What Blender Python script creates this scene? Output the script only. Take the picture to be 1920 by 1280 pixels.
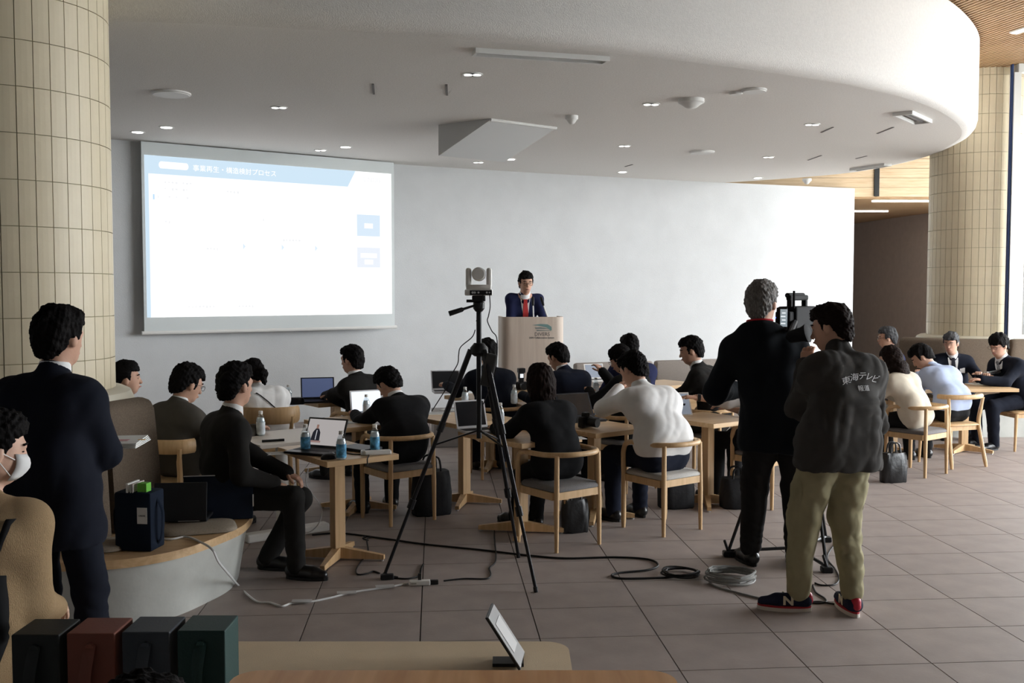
import bpy, bmesh, math, random
import numpy as np
from mathutils import Vector, Matrix
random.seed(7); np.random.seed(7)
for o in list(bpy.data.objects): bpy.data.objects.remove(o)
S = bpy.context.scene
COL = S.collection
PI = math.pi
# ---------------------------------------------------------------- camera
F = 1870.0; CH = 1.74; PITCH = math.atan(95/1870.0)
cam = bpy.data.objects.new('camera', bpy.data.cameras.new('camera'))
cam.data.sensor_width = 36; cam.data.lens = F/1920*36; cam.data.clip_start = .05
cam.location = (0, 0, CH); cam.rotation_euler = (PI/2-PITCH, 0, 0)
COL.objects.link(cam); S.camera = cam
# ---------------------------------------------------------------- sky, exposure
w = bpy.data.worlds.new('sky'); S.world = w; w.use_nodes = True
bg = w.node_tree.nodes['Background']
bg.inputs['Color'].default_value = (.93, .97, 1, 1); bg.inputs['Strength'].default_value = 13.0
S.view_settings.view_transform = 'Standard'; S.view_settings.look = 'None'
S.view_settings.gamma = 1; S.view_settings.exposure = 0.2
S.view_settings.use_curve_mapping = False
def portal(name, loc, rot, sx, sy):                           # guides the sky light through a glazed side, adds none
    l = bpy.data.lights.new(name, 'AREA'); l.shape = 'RECTANGLE'; l.size = sx; l.size_y = sy
    l.cycles.is_portal = True
    o = bpy.data.objects.new(name, l); o.location = loc; o.rotation_euler = rot; COL.objects.link(o)
portal('window_right_offscreen', (9.5, 8.0, 2.24), (0, PI/2, 0), 4.3, 8.5)             # glass side of the hall
portal('window_right_beyond_column_offscreen', (9.5, 15.2, 2.24), (0, PI/2, 0), 4.3, 5.6)

def ray(px, py):
    u = (px-960)/F; v = (640-py)/F
    return Vector((u, math.cos(PITCH)+v*math.sin(PITCH), -math.sin(PITCH)+v*math.cos(PITCH)))
def P(px, py, z=0.0):                     # pixel -> point on the level plane at height z
    r = ray(px, py); t = (z-CH)/r.z
    return Vector((r.x*t, r.y*t, z))
def PD(px, py, Y):                        # pixel -> point at distance Y
    r = ray(px, py); t = Y/r.y
    return Vector((r.x*t, Y, CH+r.z*t))
# ---------------------------------------------------------------- mesh builder
class MB:
    def __init__(s): s.v = []; s.f = []
    def add(s, v, f):
        n = len(s.v); s.v += [tuple(p) for p in v]; s.f += [tuple(i+n for i in q) for q in f]; return s
    def box(s, c, d, m=None, bev=0.0):
        x, y, z = [k/2 for k in d]; m = m or Matrix(); c = Vector(c)
        if bev <= 0:
            v = [Vector((i*x, j*y, k*z)) for i in (-1, 1) for j in (-1, 1) for k in (-1, 1)]
            f = [(0, 1, 3, 2), (4, 6, 7, 5), (0, 4, 5, 1), (2, 3, 7, 6), (0, 2, 6, 4), (1, 5, 7, 3)]
            return s.add([(m @ p)+c for p in v], f)
        bm = bmesh.new(); bmesh.ops.create_cube(bm, size=1)
        for p in bm.verts: p.co = Vector((p.co.x*d[0], p.co.y*d[1], p.co.z*d[2]))
        bmesh.ops.bevel(bm, geom=bm.edges[:], offset=bev, segments=2, profile=.5, affect='EDGES')
        bm.verts.index_update()
        v = [(m @ p.co)+c for p in bm.verts]; f = [[q.index for q in k.verts] for k in bm.faces]
        bm.free(); return s.add(v, f)
    def tube(s, pts, r, n=8, caps=True, flat=1.0):
        pts = [Vector(p) for p in pts]; N = len(pts)
        rs = r if isinstance(r, (list, tuple)) else [r]*N
        v = []; f = []
        t0 = (pts[1]-pts[0]).normalized(); up = Vector((0, 0, 1))
        if abs(t0.dot(up)) > .95: up = Vector((1, 0, 0))
        a = t0.cross(up).normalized()
        for i, p in enumerate(pts):
            t = (pts[min(i+1, N-1)]-pts[max(i-1, 0)])
            t = t.normalized() if t.length > 1e-9 else t0
            a = (a-t*a.dot(t)).normalized(); b = t.cross(a)
            for k in range(n):
                q = 2*PI*k/n; v.append(p+a*(math.cos(q)*rs[i])+b*(math.sin(q)*rs[i]*flat))
        for i in range(N-1):
            for k in range(n):
                f.append((i*n+k, i*n+(k+1) % n, (i+1)*n+(k+1) % n, (i+1)*n+k))
        if caps: f += [tuple(range(n-1, -1, -1)), tuple((N-1)*n+k for k in range(n))]
        return s.add(v, f)
    def lathe(s, prof, c=(0, 0, 0), n=20, m=None):          # prof: (r, z)
        v = []; f = []; m = m or Matrix(); c = Vector(c)
        for r, z in prof:
            for k in range(n):
                q = 2*PI*k/n; v.append((m @ Vector((r*math.cos(q), r*math.sin(q), z)))+c)
        L = len(prof)
        for i in range(L-1):
            for k in range(n): f.append((i*n+k, i*n+(k+1) % n, (i+1)*n+(k+1) % n, (i+1)*n+k))
        f += [tuple(range(n-1, -1, -1)), tuple((L-1)*n+k for k in range(n))]
        return s.add(v, f)
    def prism(s, out, z0, z1, m=None):                      # CCW outline in xy
        n = len(out); m = m or Matrix()
        v = [m @ Vector((x, y, z0)) for x, y in out]+[m @ Vector((x, y, z1)) for x, y in out]
        f = [tuple(range(n-1, -1, -1)), tuple(range(n, 2*n))]+[(i, (i+1) % n, n+(i+1) % n, n+i) for i in range(n)]
        return s.add(v, f)
    def mesh(s, name, smooth=False, ang=None):
        me = bpy.data.meshes.new(name); me.from_pydata(s.v, [], s.f); me.validate()
        if smooth:
            me.polygons.foreach_set('use_smooth', [True]*len(me.polygons))
            me.set_sharp_from_angle(angle=ang or .7)
        return me
def link(name, me, mat=None, parent=None, loc=None, rotz=0.0):
    o = bpy.data.objects.new(name, me); COL.objects.link(o)
    if mat and me and not me.materials: me.materials.append(mat)
    if parent: o.parent = parent
    if loc is not None: o.location = loc
    if rotz: o.rotation_euler = (0, 0, rotz)
    return o
def obj(name, mb, mat, parent=None, loc=None, rotz=0.0, smooth=False, ang=None):
    return link(name, mb.mesh(name, smooth, ang), mat, parent, loc, rotz)
def tag(o, label=None, cat=None, group=None, kind=None):
    if label: o['label'] = label
    if cat: o['category'] = cat
    if group: o['group'] = group
    if kind: o['kind'] = kind
    return o
def thing(name, label, cat, loc=(0, 0, 0), rotz=0.0, group=None):
    o = link(name, None, None, None, loc, rotz); o.empty_display_size = .1
    return tag(o, label, cat, group)
def copy_tree(o, parent=None):
    c = o.copy(); COL.objects.link(c)
    if parent: c.parent = parent
    for ch in list(o.children): copy_tree(ch, c)
    return c
def spline(pts, n=8, closed=False):                         # Catmull-Rom
    pts = [Vector(p) for p in pts]; N = len(pts); out = []
    for i in range(N if closed else N-1):
        g = (lambda k: pts[k % N]) if closed else (lambda k: pts[max(0, min(N-1, k))])
        a, b, c, d = g(i-1), g(i), g(i+1), g(i+2)
        for k in range(n):
            t = k/n
            out.append(.5*((2*b)+(c-a)*t+(2*a-5*b+4*c-d)*t*t+(3*b-a-3*c+d)*t**3))
    if not closed: out.append(pts[-1])
    return out
# ---------------------------------------------------------------- materials
MATS = {}
def mat(name, col, rough=.7, bump=0.0, bscale=40, var=0.0, vscale=6, metal=0.0, spec=.3, stretch=(1, 1, 1), sheen=0.0, coat=0.0, emit=None, estr=1.0, sss=0.0, bdist=.01, bdet=4):
    if name in MATS: return MATS[name]
    m = bpy.data.materials.new(name); m.use_nodes = True; nt = m.node_tree
    b = nt.nodes['Principled BSDF']; L = nt.links
    c = (*col, 1)
    b.inputs['Base Color'].default_value = c; b.inputs['Roughness'].default_value = rough
    b.inputs['Metallic'].default_value = metal; b.inputs['Specular IOR Level'].default_value = spec
    b.inputs['Sheen Weight'].default_value = sheen; b.inputs['Coat Weight'].default_value = coat
    if sss: b.inputs['Subsurface Weight'].default_value = sss; b.inputs['Subsurface Scale'].default_value = .01
    if emit: b.inputs['Emission Color'].default_value = (*emit, 1); b.inputs['Emission Strength'].default_value = estr
    if bump or var:
        tc = nt.nodes.new('ShaderNodeTexCoord'); mp = nt.nodes.new('ShaderNodeMapping')
        mp.inputs['Scale'].default_value = stretch; L.new(tc.outputs['Object'], mp.inputs['Vector'])
    if var:
        n = nt.nodes.new('ShaderNodeTexNoise'); n.inputs['Scale'].default_value = vscale; n.inputs['Detail'].default_value = 5
        L.new(mp.outputs[0], n.inputs['Vector'])
        r = nt.nodes.new('ShaderNodeValToRGB')
        r.color_ramp.elements[0].position = .3; r.color_ramp.elements[1].position = .7
        r.color_ramp.elements[0].color = (*[max(0, k*(1-var)) for k in col], 1)
        r.color_ramp.elements[1].color = (*[min(1, k*(1+var)) for k in col], 1)
        L.new(n.outputs['Fac'], r.inputs['Fac']); L.new(r.outputs['Color'], b.inputs['Base Color'])
    if bump:
        n2 = nt.nodes.new('ShaderNodeTexNoise'); n2.inputs['Scale'].default_value = bscale; n2.inputs['Detail'].default_value = bdet
        L.new(mp.outputs[0], n2.inputs['Vector'])
        bp = nt.nodes.new('ShaderNodeBump'); bp.inputs['Strength'].default_value = bump; bp.inputs['Distance'].default_value = bdist
        L.new(n2.outputs['Fac'], bp.inputs['Height']); L.new(bp.outputs['Normal'], b.inputs['Normal'])
    MATS[name] = m; return m
def wood(name, c1, c2, axis='X', scale=3.0, rough=.45):
    if name in MATS: return MATS[name]
    m = bpy.data.materials.new(name); m.use_nodes = True; nt = m.node_tree; L = nt.links
    b = nt.nodes['Principled BSDF']; b.inputs['Roughness'].default_value = rough; b.inputs['Specular IOR Level'].default_value = .35
    tc = nt.nodes.new('ShaderNodeTexCoord'); mp = nt.nodes.new('ShaderNodeMapping')
    mp.inputs['Scale'].default_value = {'X': (1, 14, 14), 'Y': (14, 1, 14), 'Z': (14, 14, 1)}[axis]
    L.new(tc.outputs['Object'], mp.inputs['Vector'])
    n = nt.nodes.new('ShaderNodeTexNoise'); n.inputs['Scale'].default_value = scale; n.inputs['Detail'].default_value = 6; n.inputs['Distortion'].default_value = .6
    L.new(mp.outputs[0], n.inputs['Vector'])
    r = nt.nodes.new('ShaderNodeValToRGB'); r.color_ramp.elements[0].position = .3; r.color_ramp.elements[1].position = .72
    r.color_ramp.elements[0].color = (*c1, 1); r.color_ramp.elements[1].color = (*c2, 1)
    L.new(n.outputs['Fac'], r.inputs['Fac']); L.new(r.outputs['Color'], b.inputs['Base Color'])
    bp = nt.nodes.new('ShaderNodeBump'); bp.inputs['Strength'].default_value = .08; bp.inputs['Distance'].default_value = .004
    L.new(n.outputs['Fac'], bp.inputs['Height']); L.new(bp.outputs['Normal'], b.inputs['Normal'])
    MATS[name] = m; return m
def emis(name, col, s):
    if name in MATS: return MATS[name]
    m = bpy.data.materials.new(name); m.use_nodes = True; nt = m.node_tree
    for n in list(nt.nodes): nt.nodes.remove(n)
    e = nt.nodes.new('ShaderNodeEmission'); e.inputs['Color'].default_value = (*col, 1); e.inputs['Strength'].default_value = s
    o = nt.nodes.new('ShaderNodeOutputMaterial'); nt.links.new(e.outputs[0], o.inputs['Surface'])
    MATS[name] = m; return m
def glassmat(name, tint=(1, 1, 1), gloss=.06):
    if name in MATS: return MATS[name]
    m = bpy.data.materials.new(name); m.use_nodes = True; nt = m.node_tree
    for n in list(nt.nodes): nt.nodes.remove(n)
    t = nt.nodes.new('ShaderNodeBsdfTransparent'); t.inputs['Color'].default_value = (*tint, 1)
    g = nt.nodes.new('ShaderNodeBsdfGlossy'); g.inputs['Roughness'].default_value = .05
    x = nt.nodes.new('ShaderNodeMixShader'); x.inputs[0].default_value = gloss
    o = nt.nodes.new('ShaderNodeOutputMaterial')
    nt.links.new(t.outputs[0], x.inputs[1]); nt.links.new(g.outputs[0], x.inputs[2]); nt.links.new(x.outputs[0], o.inputs['Surface'])
    MATS[name] = m; return m
def textmesh(s, size, align='CENTER', ext=0.0, bold=0.0):
    cu = bpy.data.curves.new('lettering', 'FONT'); cu.body = s; cu.size = size; cu.align_x = align; cu.align_y = 'CENTER'
    cu.extrude = ext; cu.offset = bold; cu.resolution_u = 2
    o = bpy.data.objects.new('lettering', cu); COL.objects.link(o)
    dg = bpy.context.evaluated_depsgraph_get()
    me = bpy.data.meshes.new_from_object(o.evaluated_get(dg))
    bpy.data.objects.remove(o); bpy.data.curves.remove(cu)
    return me
# ================================================================ the setting
E1 = Vector((.8, .6, 0)); E2 = Vector((-.6, .8, 0)); YAW = math.atan2(.6, .8)     # the furniture grid, square to the screen wall
HS = 3.50      # soffit under the round canopy
HC = 4.49      # slatted ceiling
KW = 1.166    # plan scale of the wall and canopy that goes with that soffit height
TZ = .71       # table tops
M_plaster = mat('white_plaster', (.61, .62, .625), .9, bump=.25, bscale=90, var=.03, vscale=3)
M_soffit = mat('soffit_plaster', (.74, .72, .69), .95, bump=.3, bscale=120, var=.05, vscale=60)
M_fascia = mat('fascia_plaster', (.74, .72, .69), .95, bump=.35, bscale=120, var=.04, vscale=50)
M_grout = mat('dark_joint', (.10, .085, .08), .95)
M_ftile = mat('floor_tile', (.345, .292, .268), .55, bump=.06, bscale=60, var=.10, vscale=5, spec=.35)
# ---- floor: base slab and single tiles
fl = obj('floor', MB().box((.5, 11, -.06), (19.5, 31, .10)), M_grout); tag(fl, kind='structure')
TW, TL = .598, .470; yaw = math.radians(4.4); cx, sx = math.cos(yaw), math.sin(yaw)
tile = MB().box((0, 0, -.005), (TW-.006, TL-.006, .01)).mesh('tile'); tile.materials.append(M_ftile)
R4 = Vector((cx, sx, 0)); U4 = Vector((-sx, cx, 0))
o0 = P(790, 1146)                                            # one joint crossing read from the floor
cells = []
for i in range(-15, 18):
    for j in range(-21, 46):
        c = o0+R4*((i+.5)*TW)+U4*((j+.5)*TL)
        if -8.3 < c.x < 9.6 and -4.2 < c.y < 26: cells.append((c, i, j))
def onview(c):
    if c.y < 3.6: return False
    return abs(c.x)/c.y < .56
vis = sorted([k for k in cells if onview(k[0])], key=lambda k: k[0].y)
for c, i, j in vis[:300]:
    link('tile', tile, None, fl, c, yaw)
rest = MB()
ro = Matrix.Rotation(yaw, 3, 'Z')
seen = {(k[1], k[2]) for k in vis[:300]}
for c, i, j in cells:
    if (i, j) not in seen: rest.box((c.x, c.y, -.005), (TW-.006, TL-.006, .01), ro)
tag(obj('far_tiles', rest, M_ftile, fl), kind='stuff')
# ---- curved plaster wall behind the screen and the speaker
wp = [(-8.4, 4.6), (-6.6, 7.5), (-5.2, 9.0), (-4.03, 10.02), (-2.75, 11.05), (-1.42, 11.97), (.27, 12.86), (1.45, 13.40), (2.79, 13.97), (5.06, 14.82)]
wc = spline([(x*KW, y*KW, 0) for x, y in wp], 6)
mb = MB(); n = len(wc)
nor = []
for i in range(n):
    t = (wc[min(i+1, n-1)]-wc[max(i-1, 0)]).normalized(); nor.append(Vector((-t.y, t.x, 0)))
v = []
for p, q in zip(wc, nor): v += [p, p+Vector((0, 0, HS+.0)), p+q*.3+Vector((0, 0, HS)), p+q*.3]
f = []
for i in range(n-1):
    a, b = i*4, i*4+4
    f += [(a, b, b+1, a+1), (a+1, b+1, b+2, a+2), (a+2, b+2, b+3, a+3)]
f += [(0, 1, 2, 3), ((n-1)*4+3, (n-1)*4+2, (n-1)*4+1, (n-1)*4)]
mb.add(v, f)
tag(obj('wall_back', mb, M_plaster, smooth=True, ang=.6), kind='structure')
# ---- round canopy: soffit, bullnose and fascia
edge = [(-8.2, 6.2), (-6.6, 5.75), (-4.2, 5.55), (-2.26, 5.58), (-1.39, 5.71), (-.62, 5.89), (.21, 6.15), (1.15, 6.55), (2.0, 7.0), (2.62, 7.40), (3.17, 7.86), (3.63, 8.36), (4.07, 8.98), (4.38, 9.55), (4.58, 10.1), (4.70, 10.75), (4.74, 11.45), (4.64, 12.25), (4.36, 13.0), (3.7, 13.65), (2.83, 14.25)]
ec = spline([(x*KW, y*KW, 0) for x, y in edge], 6); n = len(ec)
on = []
for i in range(n):
    t = (ec[min(i+1, n-1)]-ec[max(i-1, 0)]).normalized(); on.append(Vector((t.y, -t.x, 0)))
prof = [(-.16, 0), (-.10, .008), (-.05, .035), (-.015, .08), (0, .14), (0, HC-HS-.02), (-.10, HC-HS-.02)]
v = []; f = []; L = len(prof)
for p, q in zip(ec, on):
    for a, z in prof: v.append(p+q*(a+.04)+Vector((0, 0, HS+z)))
for i in range(n-1):
    for k in range(L-1): f.append((i*L+k, (i+1)*L+k, (i+1)*L+k+1, i*L+k+1))
can = obj('trim_1', MB().add(v, f), M_fascia, smooth=True, ang=.9); tag(can, kind='structure')
inner = [p+q*(-.12) for p, q in zip(ec, on)]
# soffit plane: strip between canopy edge and the wall line
v = []; f = []
back = [p+q*.25 for p, q in zip(wc, nor) if p.x < 3.1]
poly = [(p.x, p.y) for p in inner]+[(p.x, p.y) for p in reversed(back)]
bm = bmesh.new(); vs = [bm.verts.new((x, y, HS)) for x, y in poly]
fc = bm.faces.new(vs); bmesh.ops.triangulate(bm, faces=[fc])
bmesh.ops.recalc_face_normals(bm, faces=bm.faces[:])
ex = bmesh.ops.extrude_face_region(bm, geom=bm.faces[:])
for g in ex['geom']:
    if isinstance(g, bmesh.types.BMVert): g.co.z += .05
me = bpy.data.meshes.new('soffit'); bm.to_mesh(me); bm.free()
tag(link('ceiling', me, M_soffit), kind='structure')
# ---- timber slat ceiling over the hall
M_dark = mat('ceiling_void', (.10, .09, .08), .95)
up = obj('ceiling_slatted', MB().box((.5, 11, HC+.13), (19.5, 31, .1)), M_dark); tag(up, kind='structure')
sd = Vector((.25, -.97, 0)).normalized(); sn = Vector((.97, .25, 0)).normalized(); srot = math.atan2(sd.y, sd.x)
M_slat = wood('slat_timber_x', (.33, .20, .10), (.50, .33, .18), 'X', 2.0, .6)
slat = MB().box((0, 0, 0), (17.0, .034, .06)).mesh('slat'); slat.materials.append(M_slat)
for k in range(112):
    c = Vector((6.9, 4.3, HC+.03))+sn*((k-56)*.06)
    link('slat', slat, None, up, c, srot)
mb = MB()
for k in range(88):
    mb.box((0, -4.2+k*.1085, HC+.035), (6.5, .05, .07))
sl2 = obj('far_slats', mb, M_slat, up, (-5.6, 0, 0)); tag(sl2, kind='stuff')
# linear ceiling lamp in the slats
l0 = P(1899, 62, HC-.01)+sd*.65
if True:
    ll = thing('ceiling_lamp', 'slim lit linear lamp in the timber slats above the pale column', 'lamp', l0, srot)
    obj('housing', MB().box((0, 0, .01), (1.3, .09, .03)), mat('lamp_white', (.8, .8, .78), .5), ll)
    obj('diffuser', MB().box((0, 0, -.008), (1.26, .07, .012)), emis('lamp_warm', (1, .93, .82), 12), ll)
# ---- side, rear walls closing the hall outside the frame
tag(obj('wall_left', MB().box((-8.95, 4, HC/2), (.1, 17, HC+.2)), M_plaster), kind='structure')
tag(obj('wall_rear', MB().box((.35, -4.45, HC/2), (18.6, .1, HC+.2)), M_plaster), kind='structure')
tag(obj('wall_far', MB().box((.5, 26.3, HC/2), (19.5, .1, HC+.2)), M_plaster), kind='structure')
tag(obj('wall_left_far', MB().box((-8.95, 19.4, HC/2), (.1, 13.8, HC+.2)), M_plaster), kind='structure')
tag(obj('wall_right_far', MB().box((9.65, 22.2, HC/2), (.1, 8.2, HC+.2)), M_plaster), kind='structure')
# ---- corridor beyond the wall end
M_clay = mat('clay_plaster', (.48, .41, .37), .95, bump=.3, bscale=60, var=.05, vscale=8)
ZC = 3.35
a = P(1560, 425, ZC); b = P(1800, 391, ZC); a.z = b.z = 0
dv = Vector((0, .2, 0)); uz = Vector((0, 0, ZC))
cw = MB().add([a, b, b+uz, a+uz, a+dv, b+dv, b+dv+uz, a+dv+uz], [(0, 1, 2, 3), (5, 4, 7, 6), (3, 2, 6, 7), (1, 5, 6, 2), (4, 0, 3, 7)])
tag(obj('wall_corridor', cw, M_clay), kind='structure')
M_lam = wood('laminated_timber', (.62, .44, .26), (.78, .60, .40), 'X', 2.5, .55)
tag(obj('ceiling_corridor', MB().box((6.4, 21.9, ZC+.04), (6.4, 8.6, .08)), M_slat), kind='structure')
bx = PD(1643, 368, 17.55); bm_ = thing('timber_beam', 'pale laminated timber beam spanning above the corridor opening', 'beam', (bx.x, bx.y, bx.z))
for k in range(10):
    obj('board', MB().box((-1.8 if k % 2 == 0 else 1.8, .06, .075+(k//2)*.165), (3.56, .12, .16)), M_lam, bm_)
obj('joint_plate', MB().box((0, -.01, .3), (.085, .03, .60)), mat('black_steel', (.015, .015, .015), .5), bm_)
for px0, px1, py, lb in ((1636, 1760, 377, 'long lit linear lamp on the corridor ceiling running behind the column'), (1545, 1664, 396, 'lit linear lamp on the corridor ceiling ending beside the plaster wall')):
    A_ = P(px0, py, ZC-.012); B_ = P(px1, py, ZC-.012)
    tag(obj('corridor_lamp', MB().box((0, 0, 0), ((B_-A_).length, .08, .024)), emis('lamp_corridor', (1, .95, .85), 12), None, (A_+B_)/2, math.atan2((B_-A_).y, (B_-A_).x)), lb, 'lamp', 'corridor lamps')
# ---- windows
M_glass = glassmat('window_glass'); M_frame = mat('window_frame', (.58, .59, .57), .5, metal=.3)
M_gask = mat('blue_gasket', (.02, .05, .16), .5)
def glazing(name, a, b, n):
    a = Vector(a); b = Vector(b); d = b-a; rz = math.atan2(d.y, d.x); L_ = d.length
    o = obj(name, MB().box((L_/2, 0, .05), (L_, .12, .1)).box((L_/2, 0, HC-.05), (L_, .12, .1)), M_frame, None, a, rz); tag(o, kind='structure')
    for k in range(n+1): obj('mullion', MB().box((k*L_/n, 0, HC/2), (.085, .09, HC-.2)), M_frame, o)
    for k in range(n): obj('pane', MB().box(((k+.5)*L_/n, 0, HC/2), (L_/n-.085, .012, HC-.2)), M_glass, o)
    return o
XW = 9.6
glazing('window_1', (XW, 3.6, 0), (XW, 12.3, 0), 4)
glazing('window_5', (XW, 12.3, 0), (XW, 18.1, 0), 3)
tag(obj('wall_right', MB().box((XW, -.4, HC/2), (.1, 8.0, HC+.2)), M_plaster), kind='structure')
w2 = glazing('window_2', (PD(1899, 400, 12.3).x, 12.3, 0), (XW, 12.3, 0), 3)
obj('gasket', MB().box((-.053, 0, HC/2), (.018, .05, HC)), M_gask, w2)
tag(obj('ground_outside', MB().box((10, 10, -.2), (90, 90, .1)), mat('pale_paving', (.55, .55, .53), .9)), kind='structure')
# ---- tiled round columns
def column(name, label, cx_, cy_, R, n, rh, col, colv, plinth_r, plinth_z):
    root = thing(name, label, 'column', (cx_, cy_, 0))
    core = MB().lathe([(R-.012, 0), (R-.012, HC)], n=n*2)
    obj('joint_core', core, mat('column_grout', (.36, .32, .20), .95), root, smooth=True)
    Mt = mat('column_glaze_%.2f' % cx_, col, .45, bump=.05, bscale=30, var=colv, vscale=1.7, spec=.4)
    da = 2*PI/n; g = .0022/R
    bm = bmesh.new(); sub = 3; vs = []
    for z in (0, rh-.0045):
        for r_ in (R-.02, R):
            for k in range(sub+1):
                q = -da/2+g+(da-2*g)*k/sub
                vs.append((r_*math.cos(q), r_*math.sin(q), z))
    w_ = sub+1; F_ = []
    for k in range(sub):
        F_ += [(w_+k, w_+k+1, 3*w_+k+1, 3*w_+k), (k, k+1, w_+k+1, w_+k), (3*w_+k, 3*w_+k+1, 2*w_+k+1, 2*w_+k)]
    F_ += [(0, w_, 3*w_, 2*w_), (w_-1, 3*w_-1, 4*w_-1, 2*w_-1)]
    tm = MB().add(vs, F_).mesh('tile'); tm.materials.append(Mt)
    rows = int(math.ceil((HC-1.1)/rh)); th = math.atan2(-cy_, -cx_)
    cand = [(abs(((k*da-th+PI) % (2*PI))-PI), k, r_) for k in range(n) for r_ in range(rows)]
    cand.sort(); rest = MB(); cnt = 0
    for d, k, r_ in cand:
        z = 1.1+r_*rh
        if d < 1.58 and cnt < 300:
            o = link('tile', tm, None, root, (0, 0, z), k*da); cnt += 1
        else:
            m_ = Matrix.Rotation(k*da, 3, 'Z'); rest.add([(m_ @ Vector(p))+Vector((0, 0, z)) for p in vs], F_)
    tag(obj('rear_tiles', rest, Mt, root), kind='stuff')
    obj('plinth', MB().lathe([(plinth_r, 0), (plinth_r, plinth_z-.07), (plinth_r-.02, plinth_z-.02), (plinth_r-.06, plinth_z), (R-.03, plinth_z+.005)], n=48), mat('cream_plinth', (.62, .58, .47), .6), root, smooth=True)
    return root
CL = PD(9, 545, 5.85); CRr = PD(1826, 545, 13.0)
column('tiled_column', 'thick round column clad in cream tiles beside the curved bench', CL.x, CL.y, .594, 42, .247, (.64, .56, .40), .10, .70, 1.16)
column('tiled_column', 'round column clad in cream tiles beside the bright window', CRr.x, CRr.y, .566, 44, .236, (.64, .56, .40), .10, .70, 1.17)
# ================================================================ furniture
M_oak = wood('oak', (.53, .34, .17), (.69, .47, .26), 'Z', 2.2, .42)
M_oakx = wood('oak_top', (.54, .35, .18), (.70, .49, .28), 'X', 2.2, .40)
M_pale = M_oak; M_palex = M_oakx
M_greyfab = mat('grey_fabric', (.20, .19, .19), .95, bump=.4, bscale=400, var=.12, vscale=120)
M_ltfab = mat('light_fabric', (.52, .50, .47), .95, bump=.4, bscale=400, var=.08, vscale=120)
M_brnfab = mat('brown_tweed', (.175, .135, .10), .97, bump=.6, bscale=300, var=.25, vscale=160)
M_beige = mat('beige_fabric', (.36, .31, .25), .97, bump=.4, bscale=300, var=.12, vscale=120)
M_conc = mat('concrete', (.52, .53, .50), .8, bump=.12, bscale=30, var=.14, vscale=3.2)
M_black = mat('black_plastic', (.012, .012, .013), .45)
M_blackm = mat('black_metal', (.018, .018, .020), .35, metal=.4)
M_white = mat('white_plastic', (.80, .79, .76), .4)
M_steel = mat('steel', (.55, .55, .55), .35, metal=.9)
M_paper = mat('paper', (.82, .82, .80), .9)
FZ = .0
def roundrect(w, d, r, n=4):
    out = []
    for cx_, cy_, a0 in ((w/2-r, d/2-r, 0), (-w/2+r, d/2-r, PI/2), (-w/2+r, -d/2+r, PI), (w/2-r, -d/2+r, 1.5*PI)):
        for k in range(n+1):
            q = a0+PI/2*k/n; out.append((cx_+r*math.cos(q), cy_+r*math.sin(q)))
    return out
def cushion(w, d, z0, z1, r=.06, puff=.012):
    mb = MB()
    layers = [(z0, .012), (z0+.006, 0), (z1-.018, 0), (z1-.006, .010), (z1, .03)]
    vs = []; f = []; o_ = roundrect(w, d, r); n = len(o_)
    for z, ins in layers:
        for x, y in o_: vs.append((x*(1-2*ins/w), y*(1-2*ins/d), z))
    for i in range(len(layers)-1):
        for k in range(n): f.append((i*n+k, i*n+(k+1) % n, (i+1)*n+(k+1) % n, (i+1)*n+k))
    f.append(tuple(range(n-1, -1, -1))); b = (len(layers)-1)*n
    vs.append((0, 0, z1+puff)); c = len(vs)-1
    for k in range(n): f.append((b+k, b+(k+1) % n, c))
    return mb.add(vs, f)
# ---- round-arm chair: front legs bend into one continuous arm and back rail
RZ = .645
def arm_chair(label, loc, rotz, wm, cm, group='round-arm wooden chairs'):
    t = thing('arm_chair', label, 'chair', loc, rotz, group)
    hw, hd = .215, .19
    pl = [(hw, hd, .0), (hw, hd, .3), (hw+.004, hd, .50), (hw+.006, hd-.004, RZ-.075), (hw+.008, hd-.03, RZ-.02), (hw+.012, hd-.085, RZ), (hw+.018, .03, RZ), (hw+.006, -.09, RZ), (hw-.04, -.18, RZ+.004), (.10, -.235, RZ+.006), (0, -.25, RZ+.006)]
    full = pl+[(-x, y, z) for x, y, z in reversed(pl[:-1])]
    k0 = 5
    rail = spline(full[k0-1:len(full)-k0+1], 5)
    obj('arm_rail', MB().tube(rail, .0185, 9), wm, t, smooth=True)
    for s in (1, -1):
        obj('leg', MB().tube(spline([(x*s, y, z) for x, y, z in pl[:6]], 4), [.0135]+[.0185]*20, 9), wm, t, smooth=True)
        obj('leg', MB().tube([(s*.19, -.195, 0), (s*.188, -.192, .3), (s*.182, -.188, RZ)], [.0135, .0185, .0165], 9), wm, t, smooth=True)
    for s in (1, -1):
        obj('seat_rail', MB().box((s*(hw-.01), 0, .375), (.022, .36, .05)), wm, t)
        obj('seat_rail', MB().box((0, s*.19, .375), (.38, .022, .05)), wm, t)
    obj('cushion', cushion(.42, .41, .398, .437), cm, t, smooth=True, ang=1.0)
    return t
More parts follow.
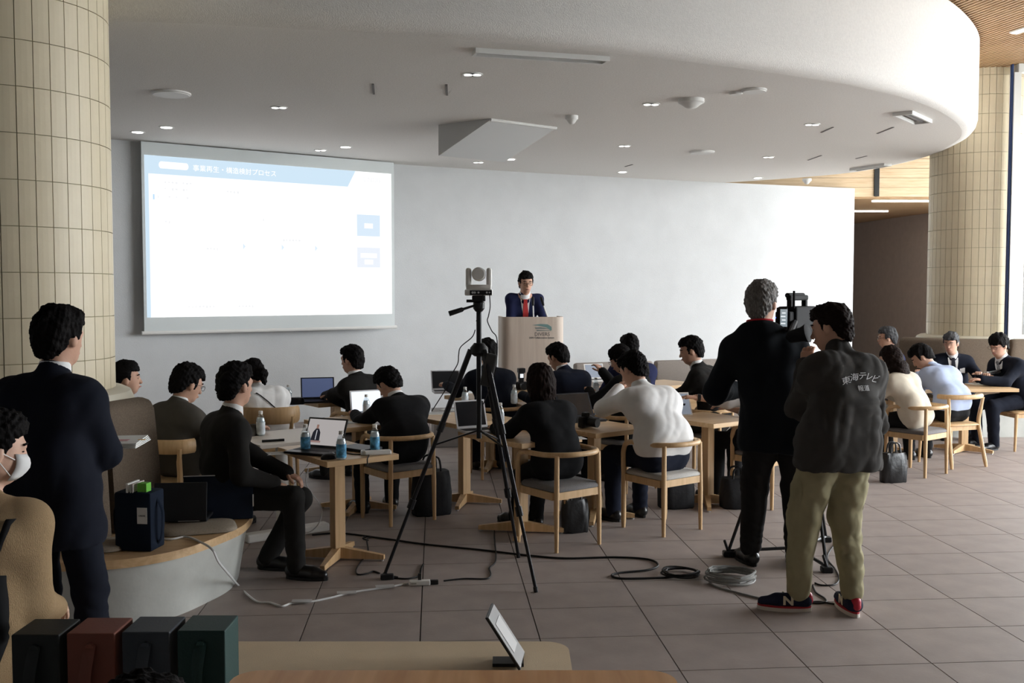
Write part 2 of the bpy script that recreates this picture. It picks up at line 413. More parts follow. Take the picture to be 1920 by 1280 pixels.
# ---- chair with splayed back legs and a bent top rail
def bow_chair(label, loc, rotz, wm, band=.035, group='bow-back wooden chairs', top=.70):
    t = thing('bow_chair', label, 'chair', loc, rotz, group)
    for s in (1, -1):
        obj('leg', MB().tube([(s*.20, .19, 0), (s*.19, .175, .41)], [.013, .019], 8), wm, t, smooth=True)
        obj('leg', MB().tube(spline([(s*.215, -.27, 0), (s*.195, -.21, .30), (s*.19, -.185, .45), (s*.20, -.20, .58), (s*.215, -.21, top-.01)], 4), [.014]+[.019]*12+[.016]*4, 8), wm, t, smooth=True)
        obj('seat_rail', MB().box((s*.18, 0, .385), (.022, .35, .045)), wm, t)
    obj('seat_rail', MB().box((0, .175, .385), (.35, .022, .045)), wm, t); obj('seat_rail', MB().box((0, -.175, .385), (.35, .022, .045)), wm, t)
    arc = spline([(.245, -.10, top), (.222, -.185, top), (.13, -.25, top), (0, -.27, top), (-.13, -.25, top), (-.222, -.185, top), (-.245, -.10, top)], 5)
    obj('top_rail', MB().tube(arc, .019, 8, flat=max(1, band/.019)), wm, t, smooth=True)
    obj('seat', cushion(.43, .43, .407, .432, .07, .004), wm, t, smooth=True, ang=1.0)
    return t
# ---- pedestal table
def table(label, near, wm=None, wx=None, w=.54, d=.72, rotz=None, center=None, group='pedestal tables'):
    wm = wm or M_oak; wx = wx or M_oakx; rotz = YAW if rotz is None else rotz
    e1 = Vector((math.cos(rotz), math.sin(rotz), 0)); e2 = Vector((-e1.y, e1.x, 0))
    c = center or (Vector((near.x, near.y, 0))+e1*(w/2)+e2*(d/2))
    t = thing('pedestal_table', label, 'table', (c.x, c.y, 0), rotz, group)
    obj('table_top', MB().box((0, 0, TZ-.018), (w, d, .036), bev=.003), wx, t)
    obj('post', MB().box((0, 0, (TZ-.036+.05)/2), (.075, .075, TZ-.036-.05), bev=.004), wm, t)
    for k in range(4):
        q = PI/4+k*PI/2; m = Matrix.Rotation(q, 3, 'Z')
        vs = [(.02, -.026, .012), (.31, -.017, .012), (.31, .017, .012), (.02, .026, .012), (.02, -.026, .085), (.31, -.015, .04), (.31, .015, .04), (.02, .026, .085)]
        ft = obj('foot', MB().add([m @ Vector(p) for p in vs], [(3, 2, 1, 0), (4, 5, 6, 7), (0, 1, 5, 4), (1, 2, 6, 5), (2, 3, 7, 6), (3, 0, 4, 7)]), wm, t)
        obj('glide', MB().lathe([(.012, 0), (.012, .012)], m @ Vector((.295, 0, 0)), 8), M_steel, ft)
    return t
tb = {}
tb[1] = table('oak pedestal table with laptop, mouse and water bottles beside the curved bench', P(613, 866, TZ), w=.50)
tb[3] = table('oak pedestal table in front of the stooping man in a black suit', P(641, 803, TZ), w=.62, d=.66)
tb[4] = table('oak pedestal table carrying the blue-screened laptop near the projection screen', P(597, 757, TZ), w=.6, d=.5)
tb[5] = table('oak pedestal table with the silver laptop left of the camera tripod', P(905, 752, TZ), w=.66, d=.66)
tb[6] = table('oak pedestal table strewn with papers behind the stooping man', P(855, 795, TZ), w=.60, d=.66)
tb[7] = table('oak pedestal table with a silver laptop beside the woman in black', P(978, 832, TZ), w=.54, d=.72)
tb[8] = table('oak pedestal table in front of the man in a white shirt', P(1117, 813, TZ), w=.56, d=.66)
tb[9] = table('oak pedestal table under the white tablet beside the standing grey-haired man', P(1338, 795, TZ), w=.54, d=.6)
tb[10] = table('small wooden table in front of the low wall sofa behind the seated row', P(1246, 724, TZ), M_pale, M_palex, w=.6, d=.6)
tb[11] = table('oak pedestal table between the bob-haired woman and the podium', P(1010, 742, TZ), w=.6, d=.6)
tb[12] = table('oak pedestal table with the white-framed laptop in front of the podium side', P(1140, 738, TZ), w=.66, d=.66)
tr = math.radians(8)
tb[13] = table('wide wooden table with papers shared by the group at the curved window bench', None, M_pale, M_palex, w=.88, d=.6, rotz=0.02, center=Vector((4.9, 10.76, 0)))
# white desk with steel T-leg
wd = thing('white_desk', 'white-topped desk on a round white steel leg behind the oak pedestal table', 'desk', (-1.62, 7.04, 0), YAW)
wd.location.z = 0
obj('table_top', MB().box((0, 0, TZ-.014), (.62, .62, .028), bev=.004), mat('desk_white', (.70, .64, .58), .45), wd)
obj('post', MB().tube([(-.02, 0, .05), (-.02, 0, TZ-.028)], .042, 16), M_white, wd, smooth=True)
obj('foot', MB().box((0, -.04, .03), (.62, .09, .06), bev=.012), M_white, wd)
# ---- chairs
cc = lambda a, c: (P(*a)+P(*c))/2
arm_chair('round-arm oak chair with dark grey seat under the woman in black', cc((972, 1018), (1127, 1016)), YAW, M_oak, M_greyfab)
arm_chair('round-arm oak chair with pale seat under the man in a white shirt', cc((1169, 991.5), (1315.7, 987.5)), YAW, M_oak, M_ltfab)
arm_chair('round-arm oak chair under the stooping man in a black suit', Vector((-.86, 7.56, 0)), YAW, M_oak, M_greyfab)
arm_chair('round-arm oak chair behind the standing grey-haired man', Vector((2.10, 8.12, 0)), YAW, M_oak, M_greyfab)
arm_chair('round-arm wooden chair with grey seat under the woman in a cream jacket', Vector((3.87, 9.47, 0)), YAW+.02, M_pale, M_greyfab)
bow_chair('bow-back wooden chair under the man in a light blue shirt', Vector((4.40, 9.98, 0)), math.radians(20), M_pale, .024, top=.70)
bow_chair('bow-back wooden chair under the man with a striped tie at the table end', Vector((5.62, 10.95, 0)), math.radians(95), M_pale)
bow_chair('bow-back oak chair under the woman in a white blouse', PD(505, 640, 8.35)*1, math.radians(4), M_pale, .07, top=.72).location.z = 0
bow_chair('bow-back oak chair under the man in a grey suit with glasses', Vector((-2.36, 7.0, 0)), math.radians(-25), M_oak, .05, top=.68).location.z = 0
arm_chair('round-arm oak chair under the man looking at the blue-screened laptop', Vector((-1.36, 9.05, 0)), YAW+.35, M_oak, M_greyfab)
arm_chair('round-arm oak chair under the man behind the camera tripod', Vector((-.14, 9.35, 0)), math.radians(15), M_oak, M_greyfab)
arm_chair('round-arm oak chair under the man in navy before the podium', Vector((.55, 9.15, 0)), math.radians(15), M_oak, M_greyfab)
arm_chair('round-arm oak chair under the person with black hair beside the white-framed laptop', Vector((1.00, 8.75, 0)), math.radians(40), M_oak, M_greyfab)
arm_chair('round-arm oak chair under the man in navy in front of the low wall sofa', Vector((1.22, 9.75, 0)), math.radians(10), M_oak, M_greyfab)
arm_chair('round-arm oak chair under the man in profile in front of the wall sofa', Vector((1.80, 9.2, 0)), math.radians(60), M_oak, M_greyfab)
# ---- curved bench around the cream column
def pebble(name, label, pts, seat_z, over=.04):
    t = thing(name, label, 'bench')
    c = spline([(x, y, 0) for x, y in pts], 8, True)
    ctr = sum(c, Vector())/len(c); n = len(c)
    vs = []; f = []
    rows = [(.93, 0), (.985, seat_z-.045)]
    for s, z in rows:
        for p in c: vs.append(ctr+(p-ctr)*s*.985+Vector((0, 0, z)))
    for k in range(n): f.append((k, (k+1) % n, n+(k+1) % n, n+k))
    f.append(tuple(range(n, 2*n))); f.append(tuple(range(n-1, -1, -1)))
    obj('base', MB().add(vs, f), M_conc, t, smooth=True, ang=.8)
    obj('seat_board', MB().prism([(p.x, p.y) for p in c], seat_z-.045, seat_z), M_oakx if name else None, t)
    return t, c, ctr
SZ = .38
lb, lc, lctr = pebble('curved_bench', 'curved concrete bench with an oak seat board around the cream column', [(-2.29, 4.93), (-1.98, 4.99), (-1.76, 5.17), (-1.63, 5.46), (-1.56, 5.80), (-1.66, 6.25), (-2.0, 6.55), (-2.7, 6.75), (-3.6, 6.7), (-4.1, 6.2), (-4.0, 5.4), (-3.3, 4.98), (-2.8, 4.90)], SZ)
# bench backs: upholstered panels standing around the column plinth
def back_panel(parent, a, b, z0, z1, th, lean, m, name='back_cushion'):
    a = Vector(a); b = Vector(b); d = (b-a).normalized(); nrm = Vector((d.y, -d.x, 0)); L_ = (b-a).length
    prof = [(-th/2, z0), (th/2, z0), (th/2-lean*.5, (z0+z1)/2), (th/2-lean-.01, z1-.05), (th/2-lean-.035, z1-.012), (-lean, z1), (-th/2-lean+.035, z1-.012), (-th/2-lean+.012, z1-.05)]
    vs = []; f = []; n = len(prof)
    segs = [0, .02, .06, L_-.06, L_-.02, L_]; ins = [.035, .01, 0, 0, .01, .035]
    for s, i_ in zip(segs, ins):
        for y, z in prof: vs.append(a+d*s+nrm*(y*(1-i_*4))+Vector((0, 0, z-(i_*.6 if z > (z0+z1)/2 else 0))))
    for i in range(len(segs)-1):
        for k in range(n): f.append((i*n+k, i*n+(k+1) % n, (i+1)*n+(k+1) % n, (i+1)*n+k))
    f += [tuple(range(n-1, -1, -1)), tuple((len(segs)-1)*n+k for k in range(n))]
    return obj(name, MB().add(vs, f), m, parent, smooth=True, ang=.9)
back_panel(lb, (-3.0, 5.04, 0), (-2.45, 5.22, 0), SZ, 1.10, .16, .05, M_brnfab)
back_panel(lb, (-2.43, 5.24, 0), (-2.29, 5.52, 0), SZ, 1.13, .16, .05, M_brnfab)
back_panel(lb, (-2.28, 5.55, 0), (-2.16, 5.95, 0), SZ, 1.11, .16, .05, M_brnfab)
# bench around the pale column
rb, rc, rctr = pebble('curved_bench', 'curved white-based bench with brown back in front of the pale column', [(4.3, 12.2), (5.0, 11.75), (5.9, 11.72), (6.8, 11.78), (7.5, 12.3), (7.3, 13.4), (6.4, 14.1), (5.3, 13.9), (4.5, 13.2)], .42)
for a_, b_ in (((4.95, 12.62), (5.38, 12.20)), ((5.40, 12.18), (5.98, 12.08)), ((6.0, 12.08), (6.6, 12.10)), ((6.62, 12.11), (7.15, 12.35))):
    back_panel(rb, (*a_, 0), (*b_, 0), .42, 1.16, .16, -.06, M_brnfab)
# low sofa along the plaster wall
M_sofa = mat('taupe_fabric', (.33, .29, .26), .95, bump=.4, bscale=250, var=.1, vscale=90)
for k, (px0, px1, lb_) in enumerate(((1110, 1261, 'low taupe wall sofa section behind the seated man in navy'), (1263, 1420, 'low taupe wall sofa section behind the seated man in profile'))):
    a_ = PD(px0, 700, 13.6+.5*k); b_ = PD(px1, 700, 14.1+.5*k); d_ = (b_-a_); rz = math.atan2(d_.y, d_.x); W_ = d_.length
    t = thing('wall_sofa', lb_, 'sofa', (a_.x, a_.y, 0), rz, 'low sofas along the plaster wall')
    obj('base', MB().box((W_/2, .30, .13), (W_, .62, .26)), M_oakx, t)
    obj('seat', cushion(W_, .60, .26, .40, .05).add([], []), M_sofa, t, (W_/2, .30, 0), smooth=True, ang=1.0)
    obj('backrest', MB().box((W_/2, .56, .55), (W_-.02, .14, .33), bev=.04), M_sofa, t, smooth=True)
# ---- speaker's platform and podium
PY = 11.1
tb[14] = table('wooden table between the woman in cream and the window bench', None, M_pale, M_palex, w=.6, d=.6, rotz=math.radians(25), center=Vector((4.05, 10.55, 0)))
stg = obj('stage_platform', MB().box((0, 0, .13), (2.4, 1.6, .26), bev=.01), mat('stage_grey', (.25, .23, .22), .9), None, (.25, PY+.82, 0), .1); tag(stg, 'low grey platform under the podium and the speaker', 'stage')
pc = PD(996, 594, PY); PH = pc.z-.26
pod = thing('podium', 'pale wooden podium with rounded corners bearing a green wing emblem', 'podium', (pc.x, PY+.22, .26), math.radians(6))
M_pod = wood('podium_wood', (.50, .41, .34), (.60, .51, .43), 'Z', 1.5, .5)
PW, PD_ = .705, .44
rr_ = roundrect(PW, PD_, .10, 6); hs_ = len(rr_)//2
shell = [p_ for p_ in rr_[hs_:]]; shell = [(-PW/2, PD_/2-.005)]+shell+[(PW/2, PD_/2-.005)]
inn_ = [(x*.93, -PD_/2+(y+PD_/2)*.955+.018) for x, y in shell]
obj('front_shell', MB().prism(shell+inn_[::-1], 0, PH), M_pod, pod, smooth=True)
obj('desk_board', MB().box((0, .01, PH-.135), (PW*.92, PD_*.9, .025)), M_pod, pod)
def flat_logo(outl, m, name, parent, y, sx=1, sz=1, ox=0, oz=0):
    n = len(outl); vs = [(ox+x*sx, y, oz+z*sz) for x, z in outl]+[(ox+x*sx, y-.002, oz+z*sz) for x, z in outl]
    f = [tuple(range(n)), tuple(range(2*n-1, n-1, -1))]+[(i, n+i, n+(i+1) % n, (i+1) % n) for i in range(n)]
    return obj(name, MB().add(vs, f), m, parent)
lx = .10; lz = PH-.09; yf = -PD_/2-.0005
M_lg = mat('emblem_green', (.16, .27, .26), .6); M_lg2 = mat('emblem_grey', (.22, .24, .23), .6)
# wing emblem: three swept feathers
flat_logo([(-.11, .0), (-.02, .012), (.06, .008), (.105, -.02), (.108, -.06), (.09, -.06), (.05, -.03), (-.02, -.012)], M_lg, 'emblem', pod, yf, 1, 1, lx, lz)
flat_logo([(-.085, -.028), (-.02, -.022), (.055, -.038), (.07, -.046), (-.07, -.044)], M_lg2, 'emblem', pod, yf, 1, 1, lx, lz)
flat_logo([(-.065, -.056), (-.05, -.053), (.10, -.062), (.10, -.067), (-.06, -.068)], M_lg2, 'emblem', pod, yf, 1, 1, lx, lz)
def letters(s, size, m, parent, loc, rx=PI/2, rz=0.0, sx=1.0, name='lettering', bold=0.0, ext=.0008, align='CENTER'):
    me = textmesh(s, size, align, ext, bold); o = link(name, me, m, parent, loc); o.rotation_euler = (rx, 0, rz); o.scale = (sx, 1, 1); return o
M_ink = mat('dark_ink', (.10, .10, .105), .7)
letters('DIVERS', .058, M_ink, pod, (lx, yf, lz-.104), sx=.95)
letters('DEN Collaboration System', .026, M_ink, pod, (lx-.005, yf, lz-.143), sx=.98, bold=.0006)
# podium microphones
for px, py, tip, lb_ in ((1001, 590, (999, 556), 'upright gooseneck microphone on the podium before the speaker'), (1032, 592, (1014, 556), 'slanting gooseneck microphone on the podium edge')):
    b_ = PD(px, 594, PY+.2); b_.z = .26+PH-.1225; t_ = PD(tip[0], tip[1], PY+.28)
    t = thing('microphone', lb_, 'microphone', b_); e = t_-b_
    obj('base', MB().lathe([(.035, 0), (.035, .012), (.012, .02)], n=14), M_black, t, smooth=True)
    obj('gooseneck', MB().tube([(0, 0, .01), e*.35+Vector((0, 0, .01)), e*.72], .0075, 8), M_steel if lb_[0] == 'u' else M_white, t, smooth=True)
    obj('capsule', MB().tube([e*.70, e*.76, e*.97, e], [.010, .016, .017, .008], 10), M_black, t, smooth=True)
# ---- projection screen on the wall
sA = P(264, 267, HS); sB = P(738, 307, HS)
sA = Vector((sA.x, sA.y, 0))*.985; sB = Vector((sB.x, sB.y, 0))*.985
d_ = sB-sA; SW = d_.length; srz = math.atan2(d_.y, d_.x)
ztop = HS-.012; zbot = PD(500, 618, ((sA+sB)/2).y).z
SH = ztop-zbot
scr = thing('projection_screen', 'pulled-down projection screen showing a slide with a light blue title band', 'screen', (sA.x, sA.y, 0), srz)
obj('sheet', MB().box((SW/2, 0, (ztop+zbot)/2), (SW, .012, SH)), mat('screen_border', (.70, .74, .74), .9), scr)
obj('bottom_bar', MB().tube([(-.03, 0, zbot), (SW+.03, 0, zbot)], .022, 8), M_white, scr, smooth=True)
# image corners from the photograph, in screen coordinates
def sc(px, py):
    r = ray(px, py); n_ = Vector((-d_.y, d_.x, 0)).normalized()
    t = n_.dot(Vector((sA.x, sA.y, 0))-Vector((0, 0, CH)))/n_.dot(r); p = Vector((0, 0, CH))+r*t
    return ((p-sA).dot(d_.normalized()), p.z)
def slide(pts, m, name, y):
    q = [sc(*p) if isinstance(p, tuple) else p for p in pts]; n = len(q)
    return obj(name, MB().add([(x, y, z) for x, z in q], [tuple(range(n))]), m, scr)
E_white = emis('slide_white', (1, 1, 1), 1.000); E_band = emis('slide_blue', (.66, .83, .97), 0.853)
(x0, z0), (x1, z1), (x2, z2), (x3, z3) = sc(268, 291), sc(733, 325), sc(735, 589), sc(279, 594)
zt, zb = (z0+z1)/2, (z2+z3)/2; xl, xr = x0+.01, x1
slide([Vector((xl, zb)), Vector((xr, zb)), Vector((xr, zt)), Vector((xl, zt))], E_white, 'slide', -.008)
IW, IH = xr-xl, zt-zb
def rel(u, v): return Vector((xl+u*IW, zb+(1-v)*IH))
slide([rel(0, .112), rel(.80, .112), rel(.835, 0), rel(0, 0)], E_band, 'slide_band', -.011)
slide([rel(0, 1), rel(.014, 1), rel(.014, .11), rel(0, .11)], E_band, 'slide_band', -.011)
slide([rel(.84, .45), rel(.945, .45), rel(.945, .30), rel(.84, .30)], emis('slide_box', (.74, .87, 1), 0.853), 'slide_box', -.011)
slide([rel(.84, .67), rel(.945, .67), rel(.945, .53), rel(.84, .53)], emis('slide_box_pale', (.87, .92, 1), 0.861), 'slide_box', -.011)
def slabel(u0, v0, u1, v1, m=E_white, y=-.014):
    slide([rel(u0, v1), rel(u1, v1), rel(u1, v0), rel(u0, v0)], m, 'slide_caption', y)
slabel(.873, .36, .912, .395); slabel(.855, .57, .93, .602); slabel(.873, .615, .912, .648)
ov = [rel(.06+.016*math.cos(q)*.6+(.0 if math.cos(q) < 0 else .088), .055+.022*math.sin(q)) for q in [k*2*PI/20 for k in range(20)]]
slide(ov[::-1], E_white, 'slide_badge', -.014)
p_ = rel(.335, .062)
letters('事業再生・構造検討プロセス', .082, E_white, scr, (p_.x, -.014, p_.y))
E_ghost = emis('slide_grey', (.90, .91, .93), 0.870)
p_ = rel(.91, .055); letters('LINOIS', .085, E_ghost, scr, (p_.x, -.014, p_.y))
rg = random.Random(3)
for u, v, n_ in ((.07, .155, 9), (.07, .195, 8), (.30, .19, 5), (.045, .245, 9), (.44, .36, 2), (.07, .40, 3), (.22, .56, 4), (.52, .49, 6), (.15, .93, 8), (.34, .93, 5)):
    for k in range(n_):
        if rg.random() < .75: slabel(u+k*.013, v, u+k*.013+.003+.005*rg.random(), v+.008+.008*rg.random(), E_ghost, -.012)
E_arrow = emis('slide_arrow', (.75, .88, 1), 0.870)
slabel(.028, .238, .034, .27, emis('slide_tick', (.55, .77, 1), 0.870), -.012)
for u in (.36, .515, .655):
    slide([rel(u, .565), rel(u+.01, .545), rel(u, .525)][::-1], E_arrow, 'slide_arrow', -.012)
# ---- foreground: beige bench, orange table, four boxes, tablet sign
fb = thing('low_bench', 'low bench with a beige leather top and rounded corner', 'bench', (-.93, 3.28, 0))
obj('top', MB().prism(roundrect(2.28, .84, .09, 6), .37, .42), mat('beige_leather', (.70, .56, .38), .6, bump=.1, bscale=200, var=.04, vscale=8), fb, smooth=True)
obj('base', MB().prism(roundrect(2.1, .70, .06, 4), 0, .37), M_palex, fb)
ft = thing('wooden_table', 'reddish orange wooden table top with swirling grain and a rounded corner', 'table', (-.155, P(860, 1256, TZ).y-.49, 0))
M_ora = wood('cherry_table', (.56, .25, .07), (.76, .41, .16), 'Y', 1.3, .32)
obj('table_top', MB().prism(roundrect(1.18, .98, .07, 6), TZ-.04, TZ), M_ora, ft, smooth=True)
for sx_ in (1, -1):
    for sy_ in (1, -1): obj('leg', MB().box((sx_*.5, sy_*.4, (TZ-.04)/2), (.05, .05, TZ-.04)), M_ora, ft)
boxc = [('black', (.020, .024, .024)), ('russet brown', (.19, .062, .042)), ('slate blue', (.045, .055, .068)), ('dark green', (.018, .050, .046))]
for k, (cn, c) in enumerate(boxc):
    px = 22+k*103.5; a_ = P(px, 1189-k*2.5, .71); b_ = P(px+90, 1189-k*2.5, .71); W_ = (b_-a_).length
    t = thing('carry_box', cn+' upright carry box with a leather strap handle on the beige bench', 'box', ((a_.x+b_.x)/2+.0, a_.y+.07, .42), 0, 'carry boxes in a row')
    m = mat('box_'+cn, c, .55, bump=.08, bscale=150)
    D_ = .15; H_ = .29
    obj('body', MB().box((0, 0, H_/2), (W_, D_, H_), bev=.004), m, t)
    obj('strap', MB().tube(spline([(0, -D_/2-.004, H_-.035), (0, -D_/2-.02, H_-.06), (-.006, -D_/2-.034, H_-.13), (-.004, -D_/2-.02, H_-.20), (0, -D_/2-.004, H_-.23)], 5), .018, 6, flat=.16), m, t, smooth=True)
    obj('rivet', MB().tube([(0, -D_/2-.012, H_-.04), (0, -D_/2+.0, H_-.04)], .012, 12), mat('rivet_'+cn, tuple(min(1, q*1.3) for q in c), .4), t)
tp = P(950, 1247, .42)
ts = thing('menu_stand', 'tilted slim menu display panel on a black foot', 'sign', (tp.x+.01, tp.y+.02, .42), 0)
m_ = Matrix.Rotation(math.radians(-33), 3, 'Y') @ Matrix.Identity(3)
mz = Matrix.Rotation(math.radians(-6), 3, 'Z')
obj('panel', MB().box(mz @ (m_ @ Vector((0, 0, .11)))+Vector((.045, 0, .004)), (.008, .16, .215), mz @ m_), M_black, ts)
obj('print', MB().box(mz @ (m_ @ Vector((.0055, 0, .11)))+Vector((.045, 0, .004)), (.002, .155, .205), mz @ m_), mat('print_grey', (.34, .34, .34), .35, spec=.6), ts)
obj('picture', MB().box(mz @ (m_ @ Vector((.0075, 0, .115)))+Vector((.045, 0, .004)), (.002, .10, .12), mz @ m_), mat('print_white', (.62, .62, .62), .3, spec=.6), ts)
obj('foot', MB().box((-.005, -.0, .006), (.11, .07, .012)), M_black, ts)
# ---- ceiling fittings
M_wht = mat('fitting_white', (.72, .72, .70), .5); E_dl = emis('downlight_glow', (1, .97, .9), 7)
def ceil(px, py): p = P(px, py, HS); p.z = HS; return p
def dlabel(px, py): return None
dls = [((886, 139), 'small recessed downlight beside the long slot diffuser', .085), ((523, 201), 'small recessed downlight between the round speaker and the projector housing', .085), ((258, 247), 'dim recessed downlight above the projection screen corner', .08), ((312, 238), 'bright recessed downlight above the projection screen corner', .08), ((601, 281), 'twin-spot recessed downlight above the projection screen', .08), ((648, 275), 'bright recessed downlight above the projection screen middle', .08), ((1221, 195), 'small recessed downlight beside the conical smoke detector', .085), ((1523, 233), 'small recessed downlight near the canopy rim', .085), ((1171, 273), 'twin-spot recessed downlight between the projector housing and the flat ceiling disc', .08), ((1441, 294), 'small recessed downlight towards the corridor end', .08), ((897, 304), 'twin-spot recessed downlight under the projector housing far edge', .08), ((957, 298), 'bright recessed downlight at the projector housing corner', .08), ((1167, 322), 'recessed downlight close to the wall above the podium', .08), ((1421, 333), 'recessed downlight close to the wall near the timber beam', .08)]
for (px, py), lb_, r_ in dls:
    t = thing('downlight', lb_, 'lamp', ceil(px, py), 0, 'recessed downlights in the soffit')
    obj('ring', MB().lathe([(r_, -.006), (r_, .001), (r_*.8, .001), (r_*.8, -.006)], n=20), M_wht, t, smooth=True)
    for s in ((-1, 1) if 'twin' in lb_ or 'small' in lb_ else (0,)):
        obj('lens', MB().lathe([(r_*(.38 if s else .75), -.009), (r_*(.38 if s else .75), -.004)], (s*r_*.42, 0, 0), 14), E_dl, t)
for (px, py), lb_, r_ in [((321, 174), 'large round white ceiling speaker cover', .17), ((1316, 284), 'flat white disc on the soffit between two downlights', .16), ((1414, 168), 'flat white disc beside the conical smoke detector', .11), ((1380, 173), 'tiny flat white cap beside the flat white disc', .06)]:
    t = thing('ceiling_disc', lb_, 'speaker' if r_ > .15 else 'ceiling cap', ceil(px, py), 0)
    obj('rim', MB().lathe([(r_, 0), (r_, -.012), (r_*.93, -.018)], n=28), M_wht, t, smooth=True)
    obj('grille', MB().lathe([(r_*.92, -.016), (r_*.9, -.022)], n=28), M_wht, t)
for (px, py), lb_, r_ in [((1296, 186), 'conical white smoke detector on the soffit', .12), ((1072, 217), 'small cylindrical smoke detector beside the projector housing', .065), ((1513, 335), 'small smoke detector near the timber beam', .07)]:
    t = thing('smoke_detector', lb_, 'smoke detector', ceil(px, py), 0)
    obj('base', MB().lathe([(r_, 0), (r_, -.03), (r_*.9, -.04)], n=24), M_wht, t, smooth=True)
    obj('sensor', MB().lathe([(r_*.85, -.038), (r_*.45, -.075), (r_*.2, -.085)], n=20), M_wht, t, smooth=True)
def slot(pa, pb, w_, lb_):
    a_, b_ = ceil(*pa), ceil(*pb); L_ = (b_-a_).length
    t = thing('slot_diffuser', lb_, 'air vent', (a_+b_)/2, math.atan2((b_-a_).y, (b_-a_).x), 'slot diffusers in the soffit')
    for s in (1, -1): obj('frame', MB().box((0, s*w_/2, -.018), (L_, .022, .036)), M_wht, t)
    for s in (1, -1): obj('frame', MB().box((s*(L_/2-.011), 0, -.018), (.022, w_-.022, .036)), M_wht, t)
    obj('vane', MB().box((0, 0, -.012), (L_-.05, .03, .016)), mat('vane_grey', (.30, .30, .30), .5), t)
    obj('throat', MB().box((0, 0, -.002), (L_-.05, w_-.03, .004)), M_dark, t)
slot((888, 93), (1138, 109), .11, 'long white slot diffuser near the canopy front edge')
slot((1692, 209), (1730, 226), .17, 'short white slot diffuser near the canopy rim')
slot((1600, 316), (1665, 306), .12, 'thin slot diffuser near the timber beam')
for k, (pa, pb) in enumerate((((699, 157), (701, 176)), ((837, 158), (838, 178)), ((1540, 248), (1562, 238)), ((1645, 250), (1675, 238)), ((1515, 300), (1540, 291)), ((1605, 297), (1625, 292)), ((1172, 312), (1186, 308)))):
    a_, b_ = ceil(*pa), ceil(*pb)
    t = tag(obj('ceiling_slit', MB().box((0, 0, -.003), ((b_-a_).length, .02, .006)), mat('slit_grey', (.20, .19, .19), .8), None, (a_+b_)/2, math.atan2((b_-a_).y, (b_-a_).x)), ('narrow dark slit between the round speaker cover and the long slot diffuser', 'narrow dark slit between the projector housing and the long slot diffuser', 'narrow dark slit beside the downlight near the canopy rim', 'narrow dark slit beside the short slot diffuser', 'narrow dark slit beside the downlight towards the corridor end', 'narrow dark slit beside the thin slot diffuser', 'narrow dark slit beside the downlight above the podium')[k], 'ceiling slit', 'slits in the soffit')
# projector housing: a wedge hung from the soffit, open towards the screen
wC, wA, wB = ceil(822, 234), ceil(920, 222), ceil(1043, 238); dn = Vector((0, 0, -(wC.z-PD(830, 290, wC.y).z)))
wD = wB+(wC-wA)
ph = thing('projector_housing', 'wedge-shaped grey projector housing hanging from the soffit', 'projector housing', wA)
z_ = lambda p: p-wA
def slab(a, b, c, d, th):
    n_ = (b-a).cross(c-a).normalized()*th; q = [a, b, c, d] if d is not None else [a, b, c]; k = len(q)
    return MB().add([p for p in q]+[p+n_ for p in q], [tuple(range(k-1, -1, -1)), tuple(range(k, 2*k))]+[(i, (i+1) % k, k+(i+1) % k, k+i) for i in range(k)])
M_hs = mat('housing_grey', (.60, .61, .61), .6)
obj('bottom_panel', slab(z_(wA), z_(wB), z_(wD+dn), z_(wC+dn), -.012), M_hs, ph)
obj('side_panel', slab(z_(wA), z_(wC), z_(wC+dn), None, -.012), M_hs, ph)
obj('side_panel', slab(z_(wB), z_(wD), z_(wD+dn), None, .012), M_hs, ph)
obj('edge_trim', MB().tube([z_(wA)+Vector((0, 0, -.012)), z_(wB)+Vector((0, 0, -.012))], .016, 6), M_wht, ph)
